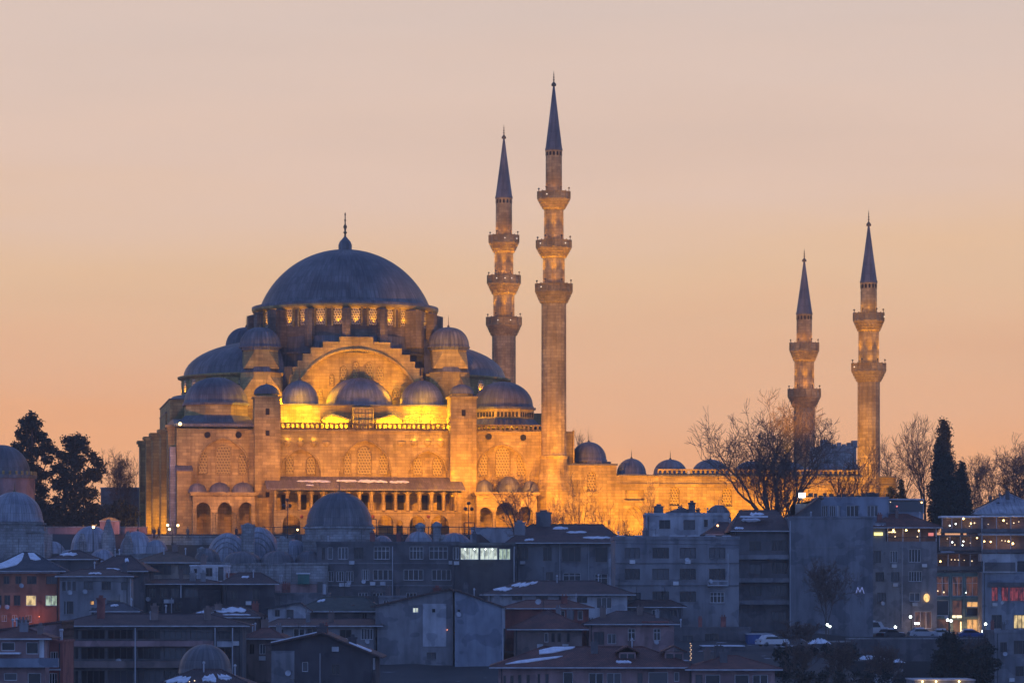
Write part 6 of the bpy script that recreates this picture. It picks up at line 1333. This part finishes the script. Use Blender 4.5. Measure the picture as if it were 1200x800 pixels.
leafy('round dark conifer in front of the street of parked cars', 1113, 800, 470, [(1113, 745, 7), (1107, 753, 9), (1119, 755, 9), (1113, 763, 13), (1101, 768, 9), (1126, 770, 9), (1110, 780, 16), (1124, 786, 12), (1100, 790, 12), (1113, 797, 15)], LEAF_D, 'conifer_tree', 14, .34, 1.3, .85, 2)
leafy('dark ivy like bush under the right edge street lamp', 1150, 800, 468, [(1145, 765, 9), (1158, 762, 8), (1152, 775, 12), (1140, 778, 9), (1162, 778, 9), (1150, 790, 14)], LEAF_D, 'evergreen_bush', 16, .34, 1.0, .85, 1)
leafy('low dark brambles along the foot of the yard at the bottom', 970, 812, 412, [(922, 793, 5), (936, 790, 5), (950, 792, 6), (966, 789, 5), (984, 792, 6), (1002, 790, 5), (1020, 793, 6), (1040, 791, 5), (938, 799, 8), (962, 800, 8), (986, 800, 8), (1010, 801, 8), (1034, 801, 8), (1058, 800, 7)], LEAF_D, 'evergreen_bush', 18, .28, .5, 1.1, 1)
leafy('dark garden tree mass right of the low bottom house', 920, 800, 420, [(915, 770, 10), (925, 782, 12), (912, 792, 12)], LEAF_D, 'evergreen_bush', 19, .34, .8, .9, 1)

bare_tree('spindly bare shrub at the left end of the yard brambles', 935, 800, 418, 748, 46, 101, 5, 5, fork=.06, thick=.4)
bare_tree('spindly bare shrub in the middle of the yard brambles', 985, 800, 420, 752, 44, 103, 5, 5, fork=.06, thick=.4)
bare_tree('spindly bare shrub at the right end of the yard brambles', 1035, 804, 418, 756, 46, 105, 5, 5, fork=.06, thick=.4)

# ------------------------------------------------------------------ parked cars
def car_mesh(van=False):
    L_, W_ = (4.3, 1.72) if not van else (5.2, 1.95); h0, h1, h2 = (.32, .86, 1.42) if not van else (.4, 1.15, 2.15)
    bpts = [(-L_ / 2, h0), (L_ / 2, h0), (L_ / 2, h0 + .25), (L_ / 2 - .08, h1 - .08), (L_ / 2 - .9, h1 + .05), (-L_ / 2 + .35, h1 + .06), (-L_ / 2, h1 - .05)]
    body = MB().extr_y(bpts, -W_ / 2, W_ / 2)
    cp = [(L_ / 2 - (1.15 if not van else .7), h1 + .03), (L_ / 2 - (1.85 if not van else 1.25), h2 - .04), (L_ / 2 - 2.1, h2), (-L_ / 2 + .85 if not van else -L_ / 2 + .1, h2), (-L_ / 2 + (.35 if not van else .02), h1 + .05)]
    body.extr_y(cp, -W_ / 2 + .1, W_ / 2 - .1)
    gl = MB(); zt, zb_ = h2 - .12, h1 + .12
    for s in (-1, 1):
        y = s * (W_ / 2 - .095); xa, xb = -L_ / 2 + .7, L_ / 2 - 1.5
        gl.face([(xa, y, zb_), (xb + .2, y, zb_), (xb - .25, y, zt), (xa + .25, y, zt)])
    gl.face([(cp[0][0] - .08, -W_ / 2 + .2, zb_), (cp[0][0] - .08, W_ / 2 - .2, zb_), (cp[1][0] + .06, W_ / 2 - .25, zt), (cp[1][0] + .06, -W_ / 2 + .25, zt)])
    sn = MB(); sn.box(cp[3][0] + .05, cp[2][0] - .02, -W_ / 2 + .14, W_ / 2 - .14, h2 + .003, h2 + .13); sn.box(L_ / 2 - .95, L_ / 2 - .2, -W_ / 2 + .1, W_ / 2 - .1, h1 + .02, h1 + .11)
    if not van: sn.box(-L_ / 2 + .05, -L_ / 2 + .4, -W_ / 2 + .1, W_ / 2 - .1, h1 + .06, h1 + .14)
    return body, gl, sn, L_, W_
CARM = {'dark': plain('dark_car_paint', (.03, .032, .04), .3, .1), 'silver': plain('silver_car_paint', (.36, .37, .39), .3, .1), 'white': plain('white_car_paint', (.6, .6, .6), .35, .08), 'blue': plain('blue_car_paint', (.04, .08, .25), .3, .1)}
TYRE = plain('tyre_rubber', (.02, .02, .02), .8)
def car(label, px, base_py, d, yaw, colr, van=False):
    k = d / FPX; loc = Vector(((px - 600) * k, d, (HOR - base_py) * k)); root = tag(empty('parked_van' if van else 'parked_car', loc, radians(yaw)), label, 'van' if van else 'car', 'snow dusted vehicles parked along the street')
    b, g, s, L_, W_ = car_mesh(van); bo = b.build('body', CARM[colr], root); g.build('car_window', GLASS, root); s.build('snow_cover', SNOW, root)
    for sx in (-1, 1):
        for sy in (-1, 1):
            w = MB().lathe(0, 0, [(.01, -.1), (.3, -.1), (.32, -.06), (.32, .06), (.3, .1), (.01, .1)], 14).build('wheel', TYRE, root); w.location = (sx * L_ * .31, sy * (W_ / 2 - .1), .32); w.rotation_euler = (radians(90), 0, 0)
        for sy in (-1, 1): MB().box(sx * (L_ / 2 + .01), sx * (L_ / 2 - .06), sy * .6 - .14, sy * .6 + .14, .62, .76).build('headlight' if sx > 0 else 'tail_light', METAL_P if sx > 0 else plain('tail_red', (.2, .02, .02)), root)
    return root
car('silver snow dusted sedan in the middle of the parked row', 1081, 747, 504, 8, 'silver'); car('white boxy van with a snowy roof at the left of the parked row', 1021, 744.5, 506, 4, 'white', True)
car('dark car parked nose on beside the white van', 1044, 748, 501, 35, 'dark'); car('blue car parked before the sea green shop house', 1139, 748.5, 503, 5, 'blue'); car('pale car half hidden right behind the dark conifer', 1098, 748, 507, 170, 'white')
car('white snow covered car standing alone in the dark yard left of the cars', 905, 757, 452, 25, 'white'); car('dark snow topped car parked before the corner restaurant', 1165, 749, 504, 5, 'dark')
# snow heaps along the wall foot
for i, (px, py, d, w, lb) in enumerate(((1022, 771, 486, 22, 'long ragged heap of old snow under the retaining wall'), (1045, 774, 485, 16, 'smaller heap of old snow right of the long heap under the wall'), (960, 752, 462, 14, 'thin crust of snow beside the bare yard tree'))):
    k = d / FPX; rnd = random.Random(i); root = MB(); n = 22
    rows = [[(((j / n - .5) * 2 * w) * k, (q - 1.5) * .8, max(-.6, (.75 * (1 - (2 * j / n - 1) ** 2) * (1 - ((q - 1.5) / 1.6) ** 2) * rnd.uniform(.5, 1.3)) - .25)) for j in range(n + 1)] for q in range(4)]
    for q in range(3):
        for j in range(n): root.face([rows[q][j], rows[q][j + 1], rows[q + 1][j + 1], rows[q + 1][j]])
    o = root.build('snow_heap', SNOW, None, True); x_ = (px - 600) * k; o.location = (x_, d, max(ground_z(x_, d) + .1, (HOR - py) * k)); tag(o, lb, 'snow', 'heaps of old snow in the street')

# ------------------------------------------------------------------ people on the terrace
CLOTH = [plain('dark_coat', (.035, .035, .045), .9), plain('brown_coat', (.09, .055, .04), .9), plain('grey_coat', (.12, .12, .13), .9)]
SKIN = plain('skin', (.42, .26, .19), .6)
def person(label, px, base_py, d, yaw, coat, stride=.18):
    k = d / FPX; x_ = (px - 600) * k; loc = Vector((x_, d, (HOR - base_py) * k)); root = tag(empty('person', loc, radians(yaw)), label, 'person', 'people walking on the mosque terrace')
    J = [(0, 0, .95, .15), (0, 0, 1.12, .135), (0, 0, 1.34, .17), (0, 0, 1.47, .075), (0, .01, 1.55, .07), (0, .02, 1.64, .105), (0, .01, 1.73, .07),
         (.19, 0, 1.40, .075), (.25, .03, 1.12, .055), (.24, .14, .90, .042), (.24, .17, .82, .04), (-.19, 0, 1.40, .075), (-.26, -.03, 1.12, .055), (-.25, -.02, .88, .042), (-.25, 0, .80, .04),
         (.1, 0, .88, .11), (.11, stride * .7, .50, .075), (.11, stride * .6, .09, .055), (.11, stride * .6 + .17, .05, .045), (-.1, 0, .88, .11), (-.11, -stride * .2, .49, .075), (-.11, -stride, .10, .055), (-.11, -stride + .16, .05, .045)]
    E = [(0, 1), (1, 2), (2, 3), (3, 4), (4, 5), (5, 6), (2, 7), (7, 8), (8, 9), (9, 10), (2, 11), (11, 12), (12, 13), (13, 14), (0, 15), (15, 16), (16, 17), (17, 18), (0, 19), (19, 20), (20, 21), (21, 22)]
    me = bpy.data.meshes.new('body'); me.from_pydata([j[:3] for j in J], E, []); ob = bpy.data.objects.new('body', me); COL.objects.link(ob); ob.parent = root; me.materials.append(coat)
    sk = ob.modifiers.new('skin', 'SKIN'); 
    for v, j in zip(me.skin_vertices[0].data, J): v.radius = (j[3], j[3])
    me.skin_vertices[0].data[0].use_root = True; sb = ob.modifiers.new('smooth', 'SUBSURF'); sb.levels = 1; sb.render_levels = 2
    f = MB(); f.lathe(0, .045, [(.01, 1.54), (.07, 1.56), (.095, 1.62), (.09, 1.68), (.02, 1.72)], 10); f.tube((0, .13, 1.64), (0, .155, 1.61), .018, .014, 5); f.build('face', SKIN, root, True)
    hr = MB().lathe(0, -.005, [(.1, 1.62), (.118, 1.68), (.1, 1.75), (.04, 1.785), (.005, 1.79)], 10); hr.build('hair', DARK, root, True)
    ct = MB().lathe(0, 0, [(.23, .78), (.2, .95), (.175, 1.12), (.21, 1.32), (.15, 1.43), (.08, 1.48)], 14); ct.v = [(a * 1.05, b_ * .72, c) for a, b_, c in ct.v]; ct.build('coat', coat, root, True); return root
PB = 630.5
person('person in a dark coat, left of a close pair by the left mosque pier', 180.5, PB, 532.5, 20, CLOTH[0]); person('person in a brown coat, right of a close pair by the left mosque pier', 186, PB, 532.3, -60, CLOTH[1])
person('person in dark clothes standing alone beneath the end buttresses', 161.5, PB, 532.6, 90, CLOTH[0], .1); person('person in a grey coat standing right of the glowing lamp post', 220, PB, 532.4, 150, CLOTH[2], .08)
person('person in a dark coat standing under the left porch arches', 277, PB, 532.5, 200, CLOTH[0], .08)
